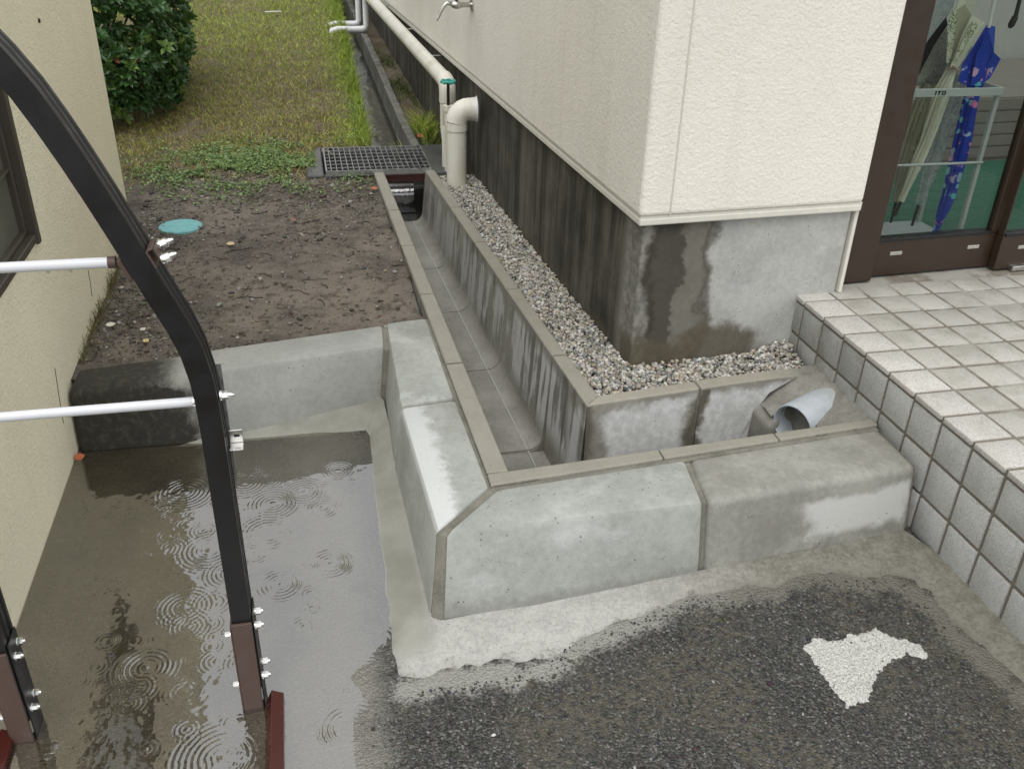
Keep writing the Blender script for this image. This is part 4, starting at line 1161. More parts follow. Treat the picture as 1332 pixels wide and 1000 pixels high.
def pick(n, pal, w, var=.15):
    pal = np.array(pal); c = pal[rng.choice(len(pal), n, p=np.array(w) / sum(w))]
    return np.clip(c * (1 + var * rng.standard_normal((n, 1))) + .01 * rng.standard_normal((n, 3)), .01, .85)
# gravel
def in_gravel(x, y):
    side = (x > xro(y) + .003) & (x < CX - (y - CY) * math.tan(SA) - .006) & (y > .26) & (y < 2.44)
    front = (y > yro(x) + .004) & (y < CY + (x - CX) * math.tan(FA) - .006) & (x < -.012) & (x > -.70)
    cor = (x > xro(y) + .003) & (y > yro(x) + .004) & (x < CX) & (y < CY + .02)
    return side | front | cor
N = 16500
x = rng.uniform(-.86, 0, N * 3); y = rng.uniform(.24, 2.45, N * 3); k = in_gravel(x, y); x, y = x[k], y[k]
def z_gravel(x, y):
    heap = .030 * sstep(-.16, -.01, x) * sstep(.34, .48, y)
    return .146 + .014 * (fbm(x * 7, y * 7, 71) - .4) + heap
layers = rng.uniform(-.006, .004, len(x))
szg = np.clip(rng.normal(.0062, .0017, len(x)), .0032, .0115)
pal = [(.58, .55, .49), (.42, .39, .33), (.29, .26, .205), (.50, .43, .33), (.25, .25, .245), (.09, .088, .082), (.68, .66, .62), (.33, .34, .34)]
o = stones("pebble_gravel", np.stack([x, y, z_gravel(x, y) + layers - .004], 1), szg, pick(len(x), pal, [26, 22, 16, 14, 9, 6, 12, 6]), M_PEBBLE, .75, .2, smooth=False)
tag(o, "pale mixed pebble gravel filling the strip between the drain and the house plinth", "gravel", kind='stuff')
print('gravel', len(x))

# loose stones, chips and twigs on the soil
def on_soil(n, y0=.72, y1=2.7, dens=None):
    x = rng.uniform(-2.09, -1.09, n); y = rng.uniform(y0, y1, n)
    k = keep_soil(x - .0, y) & (x > WX + .005)
    if dens is not None: k &= rng.uniform(0, 1, n) < dens(x, y)
    return x[k], y[k]
x, y = on_soil(8200, dens=lambda x, y: .25 + .75 * np.maximum(sstep(1.75, 2.4, y), np.maximum(sstep(-1.85, -2.05, x), sstep(.52, .62, fbm(x * 3, y * 3, 81)))))
sz = np.clip(rng.lognormal(-5.75, .55, len(x)), .0015, .013)
o = stones("soil_stones", np.stack([x, y, z_soil(x, y)], 1), sz, pick(len(x), [(.10, .085, .065), (.19, .17, .14), (.30, .285, .25), (.42, .40, .36), (.055, .05, .042)], [30, 32, 18, 8, 20]), M_PEBBLE, .55, .55)
tag(o, "small stones and chips scattered over the bare soil", "stones", kind='stuff')
tw = MB(); 
for _ in range(120):
    x, y = on_soil(1)
    if len(x) == 0: continue
    a = random.uniform(0, 2 * math.pi); L = random.uniform(.015, .085); p = []
    for q in range(4):
        xx = x[0] + math.cos(a) * L * q / 3; yy = y[0] + math.sin(a) * L * q / 3 * .7; a += random.gauss(0, .25)
        p.append((xx, yy, float(z_soil(np.array([xx]), np.array([yy]))[0]) + .003))
    c = random.choice([(.035, .024, .016), (.06, .045, .03), (.03, .025, .02), (.20, .16, .10)])
    tw.tube(p, random.uniform(.0007, .0019), 4, caps=False, col=c)
tag(tw.build("twigs", M_LITTER, None), "dark twigs and stalks scattered over the bare soil", "twigs", kind='stuff')
# leaf bits
def flakes(n, xy, zf, size, pal, w, name, label, cat):
    x, y = xy; n = len(x); a = rng.uniform(0, 2 * np.pi, n); s_ = size * rng.uniform(.5, 1.3, n)
    base = np.array([(-1, 0), (0, -.42), (1, 0), (0, .42)])
    V = np.zeros((n, 4, 3)); ca, sa_ = np.cos(a), np.sin(a)
    for q, (u, v) in enumerate(base):
        V[:, q, 0] = x + s_ * (u * ca - v * sa_); V[:, q, 1] = y + s_ * (u * sa_ + v * ca)
        V[:, q, 2] = zf(V[:, q, 0], V[:, q, 1]) + .003 + .35 * s_ * rng.uniform(0, 1, n) * (q % 2)
    F = np.arange(n * 4).reshape(-1, 4)
    return tag(np_mesh(name, V.reshape(-1, 3), F, M_LITTER, tint=pick(n, pal, w, .2)), label, cat, kind='stuff')
flakes(0, on_soil(2600, dens=lambda x, y: .2 + .8 * np.maximum(sstep(1.8, 2.4, y), sstep(-1.8, -2.05, x))), z_soil, .009,
       [(.10, .075, .045), (.20, .155, .09), (.05, .035, .022), (.30, .26, .17), (.14, .05, .02)], [30, 24, 26, 12, 4], "leaf_litter", "brown leaf scraps lying on the bare soil and along the wall", "leaf litter")

# asphalt chips
n = 15000
x = rng.uniform(-1.42, .0, n); y = rng.uniform(-1.05, -.30, n)
px_ = np.interp(x, [b[0] for b in outr[7:13]], [b[1] for b in outr[7:13]])
k = (y < px_ + .03 - .05 * fbm(x * 18, y * 18, 93)) & ~((x > -.125)) & (x > -1.36 + .02 * rng.standard_normal(n)); x, y = x[k], y[k]
k2 = rng.uniform(0, 1, len(x)) < .35 + .65 * sstep(.35, .55, fbm(x * 6, y * 6, 91)); x, y = x[k2], y[k2]
sz = np.clip(rng.lognormal(-6.25, .42, len(x)), .001, .0055)
o = stones("asphalt_chips", np.stack([x, y, z_asphalt(x, y)], 1), sz, pick(len(x), [(.030, .030, .028), (.055, .054, .05), (.095, .093, .085), (.16, .155, .14), (.45, .43, .40)], [44, 34, 15, 4, .5]), M_PEBBLE, .6, .85, smooth=False)
tag(o, "dark stone chips standing out of the worn asphalt", "chips", kind='stuff')
P0 = on_plane(642, 957, -.015)
tag(stones("white_pebble", np.array([P0]), np.array([.0055]), np.array([(.75, .75, .73)]), M_PEBBLE, .6, .2), "single white pebble on the dark asphalt near the bottom of the view", "pebble")

# white mortar splash on the asphalt
poly = [(1045, 838), (1060, 824), (1082, 829), (1105, 822), (1140, 814), (1160, 824), (1180, 828), (1198, 836), (1211, 850), (1204, 857), (1182, 849), (1165, 855), (1152, 862), (1142, 877), (1138, 893), (1130, 908), (1118, 914), (1103, 917), (1090, 902), (1083, 890), (1068, 872), (1055, 852)]
PP = np.array([on_plane(a, b, -.006)[:2] for a, b in poly])
def poly_sd(x, y):
    d = np.full(x.shape, 9.); ins = np.zeros(x.shape, bool); n = len(PP)
    for i in range(n):
        a, b = PP[i], PP[(i + 1) % n]; e = b - a
        t = np.clip(((x - a[0]) * e[0] + (y - a[1]) * e[1]) / (e @ e), 0, 1)
        d = np.minimum(d, np.hypot(x - a[0] - t * e[0], y - a[1] - t * e[1]))
        c = ((a[1] > y) != (b[1] > y)) & (x < (b[0] - a[0]) * (y - a[1]) / (b[1] - a[1] + 1e-12) + a[0]); ins ^= c
    return np.where(ins, d, -d)
def z_spl(x, y):
    d = poly_sd(x, y) - .003 + .010 * (fbm(x * 55, y * 55, 101) - .5) + .009 * (fbm(x * 170, y * 170, 103) - .5)
    return z_asphalt(x, y) + np.clip(d * .30, -.01, .0022) + .0030 * (fbm(x * 130, y * 130, 105) - .42)
ms_ = NT("white_mortar"); aa = ms_.noise(160, 5, .6); bb = ms_.noise(420, 3)
M_SPL = ms_.bsdf(ms_.mix(ms_.step(bb, .53, .62), ms_.mix(ms_.step(aa, .3, .7), (.40, .39, .355), (.60, .59, .56)), (.13, .125, .11)), .8, 0, ms_.bump(aa, .8, .004))
o = grid("mortar_splash", np.arange(PP[:, 0].min() - .02, PP[:, 0].max() + .02, .0016), np.arange(PP[:, 1].min() - .02, PP[:, 1].max() + .02, .0016), z_spl, M_SPL,
         lambda x, y: poly_sd(x, y) > -.012)
tag(o, "patch of white mortar splashed on the dark asphalt", "mortar patch")

# ================================================================== GRASS AND PLANTS
def blades(name, x, y, zf, h, w, pal, wt_, label, cat, lean=.6, parent=None):
    n = len(x); a = rng.uniform(0, 2 * np.pi, n); hh = h * rng.uniform(.45, 1.25, n); ww = w * rng.uniform(.6, 1.3, n)
    ca, sa_ = np.cos(a), np.sin(a); ln = lean * hh * rng.uniform(.3, 1.5, n); la = rng.uniform(0, 2 * np.pi, n)
    z = zf(x, y)
    V = np.zeros((n, 5, 3))
    for q, (u, t) in enumerate(((-1, 0), (1, 0), (.7, .55), (-.7, .55), (0, 1.))):
        V[:, q, 0] = x + ww * u * ca + ln * t ** 1.7 * np.cos(la); V[:, q, 1] = y + ww * u * sa_ + ln * t ** 1.7 * np.sin(la)
        V[:, q, 2] = z + hh * t * (1 - .25 * t * lean)
    b = np.arange(n)[:, None] * 5
    F = np.concatenate([b + np.array([[0, 1, 2]]), b + np.array([[0, 2, 3]]), b + np.array([[3, 2, 4]])], 1).reshape(-1, 3)
    T = np.repeat(pick(n, pal, wt_, .2)[:, None, :], 3, 1).reshape(-1, 3)
    o = np_mesh(name, V.reshape(-1, 3), F, M_GRASS, parent, tint=T)
    return tag(o, label, cat, kind='stuff') if label else o
n = 260000
x = rng.uniform(-3.2, -.95, n); y = 2.35 + 9 * rng.uniform(0, 1, n) ** 1.35
den = fbm(x * 2.0, y * 1.6, 111); den2 = fbm(x * 9, y * 7, 113)
k = (x < soil_edge(y) - .005) & (rng.uniform(0, 1, n) < np.clip(sstep(2.35, 2.95, y + .5 * (den - .5)) * (.18 + .35 * sstep(4, 6.5, y) + 1.35 * sstep(.37, .62, .45 * den + .55 * den2)), 0, 1) * .80)
x, y, den = x[k], y[k], den[k]
edge = sstep(.22, .03, soil_edge(y) - x) * (y > 2.95)
far = sstep(3.4, 6.4, y)
gi = rng.uniform(0, 1, len(x)) < np.clip(.20 + .70 * far + .9 * edge - .25 * (den < .45), .05, 1)
DRY = [(.42, .36, .12), (.30, .22, .09), (.17, .125, .055), (.31, .31, .075), (.52, .44, .19)]
GRN = [(.27, .36, .045), (.40, .47, .06), (.17, .23, .035), (.50, .50, .12)]
blades("dry_grass", x[~gi], y[~gi], z_soil, .026, .0016, DRY, [20, 28, 26, 20, 6], "short mown grass gone yellow and brown on the lawn", "grass", 1.3)
blades("green_grass", x[gi], y[gi], z_soil, .030, .0017, GRN, [30, 30, 22, 12], "fresh green grass on the lawn beyond the bare soil", "grass", 1.0)
n = 7000; y = rng.uniform(2.95, 10, n); x = soil_edge(y) - np.abs(rng.normal(0, .035, n)) + .02
blades("edge_grass", x, y, z_soil, .065, .0022, [(.17, .27, .03), (.25, .36, .045), (.12, .19, .025), (.33, .38, .07)], [20, 40, 8, 30], "tall bright green grass fringe leaning over the old drain", "grass", .9)
# clover patch at the lawn edge
n = 15000; x = rng.normal(-1.62, .27, n); y = rng.normal(2.68, .20, n); k = (x < soil_edge(y) - .01) & (rng.uniform(0, 1, n) < sstep(.35, .6, fbm(x * 9, y * 9, 117))); x, y = x[k], y[k]
a = rng.uniform(0, 2 * np.pi, len(x)); s_ = rng.uniform(.0035, .0075, len(x)); zz = z_soil(x, y) + rng.uniform(.006, .020, len(x))
V = np.zeros((len(x), 6, 3))
for q in range(6):
    b_ = a + q * math.pi / 3; V[:, q, 0] = x + s_ * np.cos(b_); V[:, q, 1] = y + s_ * np.sin(b_) * .9; V[:, q, 2] = zz + rng.normal(0, .0028, len(x))
F = np.concatenate([np.arange(len(x))[:, None] * 6 + np.array([[0, 1, 2, 3]]), np.arange(len(x))[:, None] * 6 + np.array([[0, 3, 4, 5]])], 1).reshape(-1, 4)
tag(np_mesh("ground_cover", V.reshape(-1, 3), F, M_GRASS, tint=np.repeat(pick(len(x), [(.16, .25, .08), (.24, .34, .13), (.10, .15, .045)], [3, 3, 2]), 2, 0)), "low green clover patch where the bare soil meets the lawn", "ground cover", kind='stuff')
# weeds between old drain and plinth
def zc(v): return lambda x, y: np.full(np.shape(x), v)
n = 3600; y = rng.uniform(3.0, 7.5, n); x = rng.uniform(0, 1, n); x0_ = -.82 - .032 * (y - 3); x = x0_ + x * ((CX - .02 - (y - CY) * math.tan(SA)) - x0_)
k = rng.uniform(0, 1, n) < sstep(.42, .62, fbm(x * 5, y * 2.5, 119)); 
blades("weeds", x[k], y[k], (lambda x, y: .135 + rise(y)), .06, .0022, [(.05, .085, .018), (.08, .13, .03), (.11, .11, .03), (.05, .05, .02)], [3, 3, 1, 2], "small weeds growing between the old drain and the plinth", "weeds", 1.0)
n = 420; x = rng.normal(-.755, .028, n); y = rng.normal(3.3, .10, n)
blades("grass_tuft", x, y, zc(.135), .13, .0020, GRN, [3, 3, 2, 1], "tuft of green grass at the plinth foot behind the grate", "grass", .9)
n = 40; x = rng.normal(-.90, .01, n); y = rng.normal(3.10, .015, n)
blades("sprout", x, y, zc(.06), .11, .002, GRN, [3, 3, 2, 2], "small green sprout growing in the old drain just behind the grate", "grass", 1.1)
n = 900; y = rng.uniform(.72, 1.9, n); x = WX + np.abs(rng.normal(0, .012, n)) + .004
k = rng.uniform(0, 1, n) < .35; blades("wall_foot_grass", x[k], y[k], z_soil, .06, .0014, [(.20, .16, .07), (.10, .075, .035), (.09, .11, .03)], [3, 3, 1], "dry grass stalks along the foot of the cream wall", "grass", .7)

# shrub
shrub = tag(empty("shrub", (-2.7, 4.1, .15)), "dense dark green shrub with glossy leaves behind the corner of the cream building", "shrub")
br = MB()
for k in range(26):
    a = random.uniform(0, 2 * math.pi); rr_ = random.uniform(.1, .55); p0 = Vector((-2.72 + .2 * math.cos(a), 4.0 + .2 * math.sin(a), .12)); p3 = Vector((-2.72 + rr_ * math.cos(a), 4.0 + rr_ * 1.2 * math.sin(a), random.uniform(.6, 1.3)))
    br.tube([p0, p0.lerp(p3, .4) + Vector((0, 0, .1)), p3], [.012, .008, .003], 6)
br.build("stem", simple("shrub_bark", (.05, .035, .025), .8), shrub)
LV, LF, LT = [], [], []
def leaf_geo(p, d, up, L, W, col):
    d = d / np.linalg.norm(d); s_ = np.cross(d, up); s_ /= (np.linalg.norm(s_) + 1e-9); u = np.cross(s_, d)
    b = len(LV)
    for t, w, h in ((0, .10, 0), (.35, .85, .06), (.68, .95, .05), (1, 0, -.06)):
        c = p + d * L * t + u * L * h
        if t == 1: LV.append(c)
        else: LV.extend([c - s_ * W * w + u * W * .35, c, c + s_ * W * w + u * W * .35])
    for r_ in (0, 3):
        LF.append((b + r_, b + r_ + 1, b + r_ + 4, b + r_ + 3)); LF.append((b + r_ + 1, b + r_ + 2, b + r_ + 5, b + r_ + 4)); LT.extend([col, col])
    LF.append((b + 6, b + 7, b + 9, b + 9)); LF.append((b + 7, b + 8, b + 9, b + 9)); LT.extend([col, col])
cenS = np.array([-2.66, 3.98, .76])
def shrub_surface():
    while True:
        u = rng.standard_normal(3); u /= np.linalg.norm(u)
        if u[1] > .5 or u[0] < -.96: continue
        # boxy ellipsoid
        q = np.sign(u) * np.abs(u) ** .70
        p = cenS + q * np.array([.80, .93, .82]) / max(1e-6, np.linalg.norm(q) ** .35)
        if p[2] < .17: continue
        return p, u
for c in range(4400):
    p, u = shrub_surface()
    bumpn = fbm(np.array([p[0] * 5 + p[1] * 3]), np.array([p[2] * 6]), 131)[0]
    p = p - u * (.02 + .16 * (1 - bumpn) + .10 * abs(rng.standard_normal()))
    ax_ = u * .8 + np.array([0, 0, .7]) + .45 * rng.standard_normal(3); ax_ /= np.linalg.norm(ax_)
    a1 = np.cross(ax_, [.3, .5, .8]); a1 /= np.linalg.norm(a1); a2 = np.cross(ax_, a1)
    nl = rng.integers(5, 9); ph = rng.uniform(0, 6.28); young = rng.uniform() < .13
    for l in range(nl):
        an = ph + l * 2.4; d = (a1 * math.cos(an) + a2 * math.sin(an)) * .85 + ax_ * rng.uniform(.15, .8)
        g_ = rng.uniform(.7, 1.3)
        col = (.15 * g_, .25 * g_, .06 * g_) if young else (.045 * g_, .112 * g_, .032 * g_)
        if rng.uniform() < .004: col = (.20, .05, .03)
        leaf_geo(p, d, ax_, rng.uniform(.038, .062), rng.uniform(.0085, .0135), col)
LV_, LF_ = np.array(LV), np.array(LF)
me = bpy.data.meshes.new("foliage"); me.from_pydata(LV_.tolist(), [], [tuple(f) if f[2] != f[3] else tuple(f[:3]) for f in LF])
at = me.attributes.new("tint", 'FLOAT_COLOR', 'FACE'); cc = np.ones((len(LT), 4), dtype=np.float32); cc[:, :3] = LT; at.data.foreach_set('color', cc.ravel())
me.materials.append(M_LEAF)
o = link("foliage", me, shrub); o['kind'] = 'stuff'
# twiggy dark heart so the gaps read dark
print('leaf faces', len(LF))

# tall trees beyond the lawn, above the frame: they stand mirrored in the far half of the puddle
def big_tree(x, y, h, w, lab):
    t = tag(empty("tree", (x, y, .6)), lab, "tree", "trees beyond the lawn")
    tb = MB(); tb.tube([(x, y, .3), (x + .1, y, h * .3), (x, y + .1, h * .7)], [.22, .16, .06], 10)
    for k in range(7):
        a = random.uniform(0, 6.28); z0 = h * random.uniform(.25, .6); tb.tube([(x, y, z0), (x + w * .35 * math.cos(a), y + w * .35 * math.sin(a), z0 + h * .18)], [.07, .02], 6)
    tb.build("trunk", M_BARK, t, smooth=50)
    n = 5200; u = rng.standard_normal((n, 3)); u /= np.linalg.norm(u, axis=1)[:, None]; rad = rng.uniform(.35, 1, n) ** .5
    lob = .75 + .5 * fbm(u[:, 0] * 2 + x, u[:, 2] * 2 + u[:, 1], 141)
    P = np.array([x, y, h * .60]) + u * (rad * lob)[:, None] * np.array([w * .55, w * .55, h * .42])
    d1 = rng.standard_normal((n, 3)); d1 /= np.linalg.norm(d1, axis=1)[:, None]; d2 = np.cross(d1, rng.standard_normal((n, 3))); d2 /= np.linalg.norm(d2, axis=1)[:, None]
    s_ = rng.uniform(.12, .26, n)[:, None]
    V = np.stack([P - d1 * s_, P + d2 * s_ * .6, P + d1 * s_, P - d2 * s_ * .6], 1)
    tag(np_mesh("crown", V.reshape(-1, 3), np.arange(n * 4).reshape(-1, 4), M_LEAF, t, tint=pick(n, [(.03, .06, .016), (.045, .085, .02), (.02, .04, .012)], [3, 2, 3])), kind='stuff')
M_BARK = simple("tree_bark", (.07, .055, .04), .9)
for x, y, h, w, lab in ((-11.5, 13, 9.5, 6, "tall dark green tree standing farthest to the left beyond the lawn"), (-7.4, 14.5, 10.5, 6, "tallest dark green tree, in the middle of the three beyond the lawn"),
                        (-4.0, 15.5, 9.0, 4.6, "narrow dark green tree nearest to the white house beyond the lawn")):
    big_tree(x, y, h, w, lab)

# single fallen leaves
def fallen(name_lab, P, size, col, rot=0, tilt=.2):
    mb = MB(); pts = []
    for t, w in ((0, .02), (.25, .30), (.55, .36), (.8, .22), (1, 0.01)):
        for s_ in (-1, 0, 1):
            pts.append((Vector(((t - .5), s_ * w, .12 * abs(s_) * w + .10 * (t - .5) ** 2)) * size))
    R_ = Matrix.Rotation(rot, 3, 'Z') @ Matrix.Rotation(tilt, 3, 'X')
    pts = [R_ @ p + Vector(P) for p in pts]
    f = [(r_ * 3 + c, r_ * 3 + c + 1, r_ * 3 + c + 4, r_ * 3 + c + 3) for r_ in range(4) for c in range(2)]
    mb.add(pts, f)
    return tag(mb.build("fallen_leaf", simple("fallen_leaf_skin", col, .55, var=.3, sc=120), None, smooth=60), name_lab, "leaf", "fallen leaves")
fallen("orange leaf curled in the puddle corner below the mossy kerb stone", on_plane(103, 594, -.018), .030, (.36, .075, .015), .5, .6)
fallen("rusty orange leaf on the soil beside the drain near the grate", on_plane(487, 245, .168), .034, (.36, .12, .05), .2)
fallen("red leaf at the plinth foot behind the grate", on_plane(546, 177, .17), .045, (.42, .10, .08), .8, .5)
fallen("small dark red leaf leaning on the plinth foot behind the grate", on_plane(556, 183, .16), .04, (.18, .04, .03), 2.0, .8)
fallen("brown leaf lying on the soil in front of the catch basin", on_plane(382, 286, .165), .030, (.24, .10, .05), 1.0)
fallen("pale yellow leaf on the soil right of the turquoise lid", on_plane(300, 317, .165), .034, (.55, .44, .24), -.5)
fallen("white dry leaf on the soil near the foot of the cream wall", on_plane(144, 422, .165), .030, (.60, .56, .47), .3)
fallen("yellow leaf curl on the soil behind the grey kerb stone", on_plane(190, 443, .165), .024, (.55, .45, .2), -.8)
fallen("pale leaf on the muddy patch behind the black post", on_plane(186, 428, .165), .022, (.5, .48, .4), .9)
st_ = MB(); a_ = on_plane(345, 16, .16 + float(rise(6.4)) + .012); st_.tube([a_, a_ + np.array([.12, .03, .0])], .006, 6)
tag(st_.build("white_stick", simple("bleached_wood", (.62, .62, .60), .6), None), "short white stick lying on the far lawn", "stick")

# ================================================================== UMBRELLAS IN THE STAND
def hy(px, py, Y):
    d = _R.T @ np.array([(px - 666) / _f, (py - 500) / _f, 1.]); t = (Y - CAMPOS[1]) / d[1]; return Vector(CAMPOS + d * t)
stand = tag(empty("umbrella_stand", (.53, .8, .36)), "satin metal umbrella stand behind the glass door", "umbrella stand")
M_STAND = simple("satin_steel_paint", (.46, .46, .44), .35, var=.05, sc=8)
XA, XB, YA, YB = .355, .690, .70, .93; ZR, ZM, ZL = .868, .648, .362
tr = MB(); tr.box(XA, XB, YA - .006, YA + .002, ZR - .012, ZR + .012); tr.box(XA, XB, YB - .004, YB + .004, ZR - .012, ZR + .012); tr.box(XB - .008, XB, YA + .0021, YB - .0041, ZR - .012, ZR + .012); tr.box(XA, XA + .008, YA + .0021, YB - .0041, ZR - .012, ZR + .012)
tr.build("top_rail", M_STAND, stand, bevel=.0015)
mr = MB(); mr.tube([(XA, YA, ZM), (XB, YA, ZM)], .004, 10); mr.tube([(XA, YB, ZM), (XB, YB, ZM)], .004, 10); mr.build("middle_rail", M_STAND, stand, smooth=40)
for xx in (XA + .008, XB - .008):
    for yy in (YA + .008, YB - .008):
        lg = MB(); lg.box(xx - .0065, xx + .0065, yy - .0065, yy + .0065, ZL, ZR - .0125); lg.build("leg", M_STAND, stand, bevel=.001)
ty = MB(); ty.box(XA, XB, YA, YB, .372, .378); ty.box(XA, XB, YA - .004, YA - .0005, .365, .405); ty.build("drip_tray", simple("grey_tray", (.30, .32, .32), .4), stand, bevel=.001)
lt = MB()   # letters I T O on the front rail
lx = .452; lz0, lz1 = ZR - .006, ZR + .006; y0_, y1_ = YA - .0072, YA - .0055
def bar(a, b, c, d): lt.box(lx + a, lx + b, y0_, y1_, lz0 + c, lz0 + d)
bar(0, .004, 0, .012); bar(.008, .019, .0085, .012); bar(.0115, .0155, 0, .0084)
bar(.023, .0265, 0, .012); bar(.0325, .036, 0, .012); bar(.0266, .0324, 0, .003); bar(.0266, .0324, .009, .012)
lt.build("lettering", M_BLACK, stand)

def umbrella(label, pts, radii, m, folds=8, amp=.35, twist=2.0, tip=None, handle=None, hm=None, group="umbrellas in the stand"):
    base = pts[0]
    e = tag(empty("umbrella", base), label, "umbrella", group)
    n = 64; rings = []
    P = [Vector(p) for p in pts]
    # resample
    K = 28; Q = []; Rr = []
    for k in range(K + 1):
        t = k / K * (len(P) - 1); i = min(int(t), len(P) - 2); f_ = t - i
        Q.append(P[i].lerp(P[i + 1], f_)); ff = f_ * f_ * (3 - 2 * f_); Rr.append(radii[i] * (1 - ff) + radii[i + 1] * ff)
    for k in range(K + 1):
        d = (Q[min(k + 1, K)] - Q[max(k - 1, 0)]).normalized(); a = d.cross(Vector((0, 1, 0))).normalized(); b = a.cross(d)
        ring_ = []
        for q in range(n):
            th_ = 2 * math.pi * q / n; w = ((th_ + twist * k / K) * folds / (2 * math.pi)) % 1.0
            rr_ = Rr[k] * (1 - amp + amp * (1 - w) ** .8 * 1.3)
            ring_.append(Q[k] + (a * math.cos(th_) + b * math.sin(th_)) * rr_)
        rings.append(ring_)
    MB().loft(rings, True, False).build("canopy", m, e, smooth=45)
    d = (P[0] - P[1]).normalized()
    if tip: MB().tube([P[0], P[0] + d * tip], [.0055, .0045], 10).build("tip", M_BLACK, e, smooth=40)
    if handle:
        d2 = (P[-1] - P[-2]).normalized(); MB().tube([P[-1] - d2 * .05, P[-1] + d2 * handle], .0075, 12).build("handle", hm or M_BLACK, e, smooth=40)
    return e
def cloth(name, c, pat=None, rough=.6):
    n = NT(name); col = c
    f = n.noise(70, 4)
    col = n.mix(n.math('MULTIPLY', f, .5), c, tuple(x * .65 for x in c))
    if pat: col = pat(n, col)
    return n.bsdf(col, rough, 0, n.bump(n.noise(900, 2), .08, .001), .3)
def leafpat(n, col):
    x, y, z = n.sep(n.pos())
    w = n.noise(75, 3, .5, None, .6); q = n.noise(34, 2)
    leaf = n.step(n.math('ABSOLUTE', n.math('SUBTRACT', w, .5)), .035, .055, 1.0, 0.0)
    m = n.math('MULTIPLY', n.math('MULTIPLY', leaf, n.step(q, .42, .50)), n.step(z, .93, .96))
    return n.mix(m, col, n.mix(n.step(w, .47, .53), (.035, .05, .012), (.20, .25, .045)))
M_U_CREAM = cloth("cream_umbrella_cloth", (.66, .62, .50))
M_U_BEIGE = cloth("beige_umbrella_cloth", (.40, .37, .26))
def floral(n, col):
    p = n.pos(); d = n.vor(34, 'F1', 'Distance', p); c = n.sep(n.vor(34, 'F1', 'Color', p)); pet = n.noise(60, 3)
    m = n.step(n.math('ADD', d, n.math('MULTIPLY', n.math('SUBTRACT', pet, .5), 1.3)), .34, .44, 1.0, 0.0)
    m = n.math('MULTIPLY', m, n.math('MULTIPLY', n.step(c[1], .25, .3), n.step(n.sep(n.pos())[2], .945, .915)))
    col = n.mix(m, col, n.ramp(c[0], [(0, (.75, .20, .45)), (.45, (.72, .34, .62)), (.55, (.10, .45, .50)), (.8, (.35, .60, .70)), (1, (.80, .35, .55))]))
    return col
M_U_BLUE = cloth("blue_floral_cloth", (.012, .045, .40), floral, .45)
def clearmat(name, c, alpha):
    n = NT(name)
    p = n.t.nodes.new("ShaderNodeBsdfPrincipled"); p.inputs['Base Color'].default_value = (*c, 1); p.inputs['Roughness'].default_value = .18
    tr_ = n.t.nodes.new("ShaderNodeBsdfTransparent"); tr_.inputs[0].default_value = (.92, .93, .93, 1)
    mx = n.t.nodes.new("ShaderNodeMixShader"); n.put(mx.inputs[0], n.step(n.noise(45, 4, .6), .35, .7, alpha * .5, alpha))
    n.L(tr_.outputs[0], mx.inputs[1]); n.L(p.outputs[0], mx.inputs[2]); n.L(mx.outputs[0], n.out.inputs[0]); return n.m
M_U_CLEAR = clearmat("clear_vinyl", (.55, .57, .58), .55)
M_U_GREY = clearmat("smoky_vinyl", (.40, .44, .50), .42)
Yu = .79
def panel(name, px, m, parent, Y, th=.004, fold=0.0):
    """a hanging fold of cloth: outline in the plane of the stand, thin, bent along its length"""
    P = []
    for i, (a_, b_) in enumerate(px):
        P.append(hy(a_, b_, Y + fold * (1 if i % 2 else -1)))
    Q = [p + Vector((.001, th, 0)) for p in P]
    return MB().loft([P, Q]).build(name, m, parent, bevel=.0008)
M_U_BAND = cloth("leaf_printed_band", (.62, .60, .48), leafpat)
cu = umbrella("cream umbrella with a green leaf border, rolled and tied, leaning in the stand", [hy(1172, 262, Yu), hy(1203, 190, Yu), hy(1226, 120, Yu), hy(1239, 86, Yu), hy(1246, 70, Yu)],
         [.009, .019, .023, .015, .020], M_U_CREAM, 8, .42, 2.2, .05)
panel("cloth_fold", [(1236, 88), (1247, 88), (1281, 30), (1264, 20), (1252, 45)], M_U_CREAM, cu, .765, fold=.004)
panel("cloth_fold", [(1233, 84), (1243, 84), (1264, 20), (1256, 6), (1244, 14)], M_U_BEIGE, cu, .785, fold=.003)
panel("cloth_fold", [(1231, 82), (1236, 84), (1246, 16), (1240, 12), (1234, 30)], M_U_BAND, cu, .775, fold=.002)
panel("leaf_band", [(1240, 78), (1245, 80), (1273, 33), (1265, 28)], M_U_BAND, cu, .7575, th=.002)
panel("cloth_fold", [(1243, 14), (1264, 20), (1272, -6), (1280, -40), (1262, -40), (1250, -10)], M_U_CREAM, cu, .790, fold=.003)
MB().tube([hy(1233, 92, .772), hy(1239, 86, .762), hy(1246, 91, .768)], .0035, 8).build("tie_strap", simple("pink_strap", (.50, .30, .24), .6), cu, smooth=40)
Yv = .86
umbrella("beige umbrella at the back left of the stand, half behind the door frame", [hy(1166, 262, Yv), hy(1180, 210, Yv), hy(1196, 150, Yv), hy(1208, 108, Yv)], [.012, .026, .030, .022], M_U_BEIGE, 8, .4, 1.4, .075)
umbrella("clear vinyl umbrella with a black tip between the cream and the blue ones", [hy(1195, 266, Yv), hy(1213, 210, Yv), hy(1228, 160, Yv), hy(1246, 100, Yv), hy(1256, 60, Yv)], [.012, .026, .030, .028, .02], M_U_CLEAR, 8, .4, 1.0, .075)
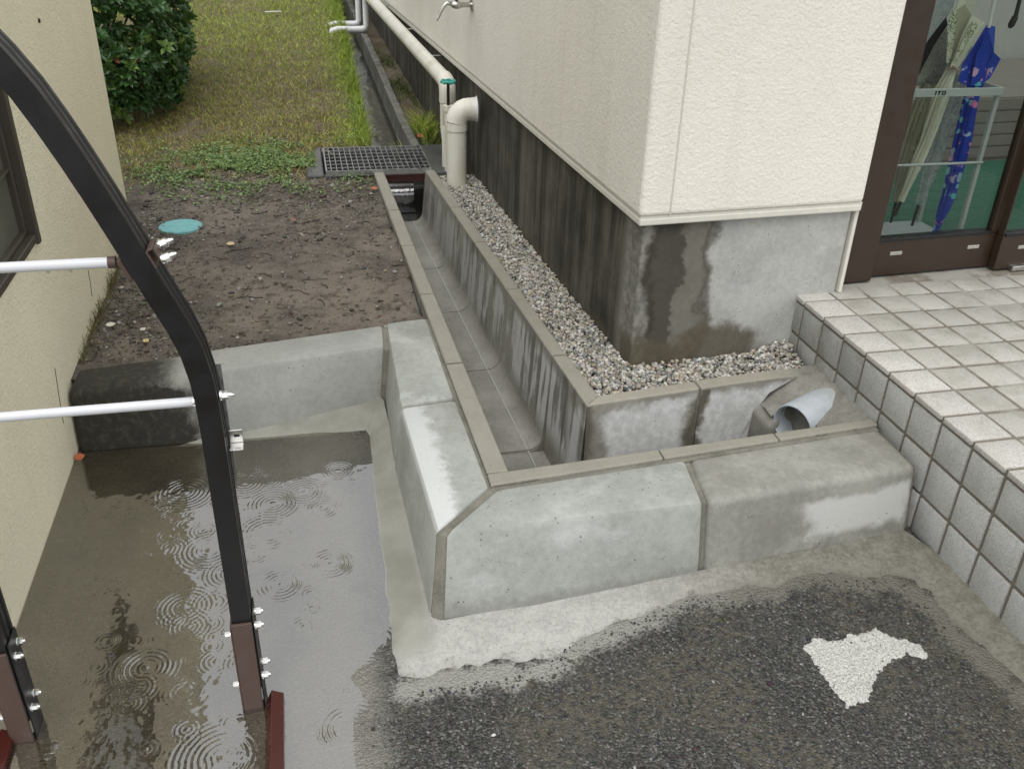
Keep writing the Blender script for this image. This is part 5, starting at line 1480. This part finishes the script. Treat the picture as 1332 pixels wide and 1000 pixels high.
ub = umbrella("blue umbrella with pink and teal flowers, its folds hanging loose at the top", [hy(1215, 306, .775), hy(1234, 255, .775), hy(1250, 190, .775), hy(1263, 130, .775), hy(1269, 108, .775)],
         [.009, .020, .026, .022, .022], M_U_BLUE, 7, .45, 1.5)
panel("loose_panel", [(1247, 106), (1252, 84), (1268, 62), (1283, 34), (1288, 60), (1282, 96), (1268, 118)], M_U_BLUE, ub, .765, fold=.004)
panel("loose_panel", [(1270, 116), (1281, 84), (1284, 33), (1295, 35), (1293, 68), (1302, 77), (1288, 102)], M_U_BLUE, ub, .780, fold=.006)
panel("loose_panel", [(1262, 112), (1270, 72), (1286, 40), (1287, 70), (1276, 112)], M_U_BLUE, ub, .752, th=.002, fold=.003)
MB().tube([hy(1286, 36, .775), hy(1293, 2, .775), hy(1300, -40, .775)], .0058, 12).build("shaft", simple("white_shaft", (.66, .66, .64), .4), ub, smooth=40)
gu = tag(empty("umbrella", hy(1190, 118, Yv)), "smoky clear umbrella with a black edge at the left, above the stand rail", "umbrella", "umbrellas in the stand")
panel("canopy", [(1192, 72), (1206, 40), (1222, -10), (1246, -20), (1240, 10), (1230, 26), (1208, 54)], M_U_GREY, gu, Yv, fold=.004)
panel("black_trim", [(1184, 102), (1190, 78), (1211, 48), (1231, 22), (1233, 33), (1215, 60), (1192, 104)], M_BLACK, gu, Yv - .012, th=.003)
sp = NT("speckled_cloth"); _v = sp.noise(160, 3)
panel("cloth_fold", [(1188, 112), (1196, 86), (1214, 62), (1232, 36), (1233, 84), (1222, 112)], sp.bsdf(sp.mix(sp.step(_v, .58, .64), (.30, .29, .24), (.06, .055, .05)), .6), gu, Yv, fold=.005)
ho = MB(); q0, q1, q2 = hy(1313, 37, .95), hy(1321, 22, .95), hy(1328, -6, .95); ho.tube([q0, q0.lerp(q1, .3), q1], [.005, .011, .010], 12); ho.tube([q1, q2, q2 + (q2 - q1) * 2.5], [.007, .006, .006], 10)  # dark rounded grip on a thin shaft
tag(ho.build("hanging_handle", simple("dark_handle", (.02, .018, .016), .35), None, smooth=40), "dark rounded handle hanging behind the glass at the top right", "handle")
print("objects", len(bpy.data.objects))
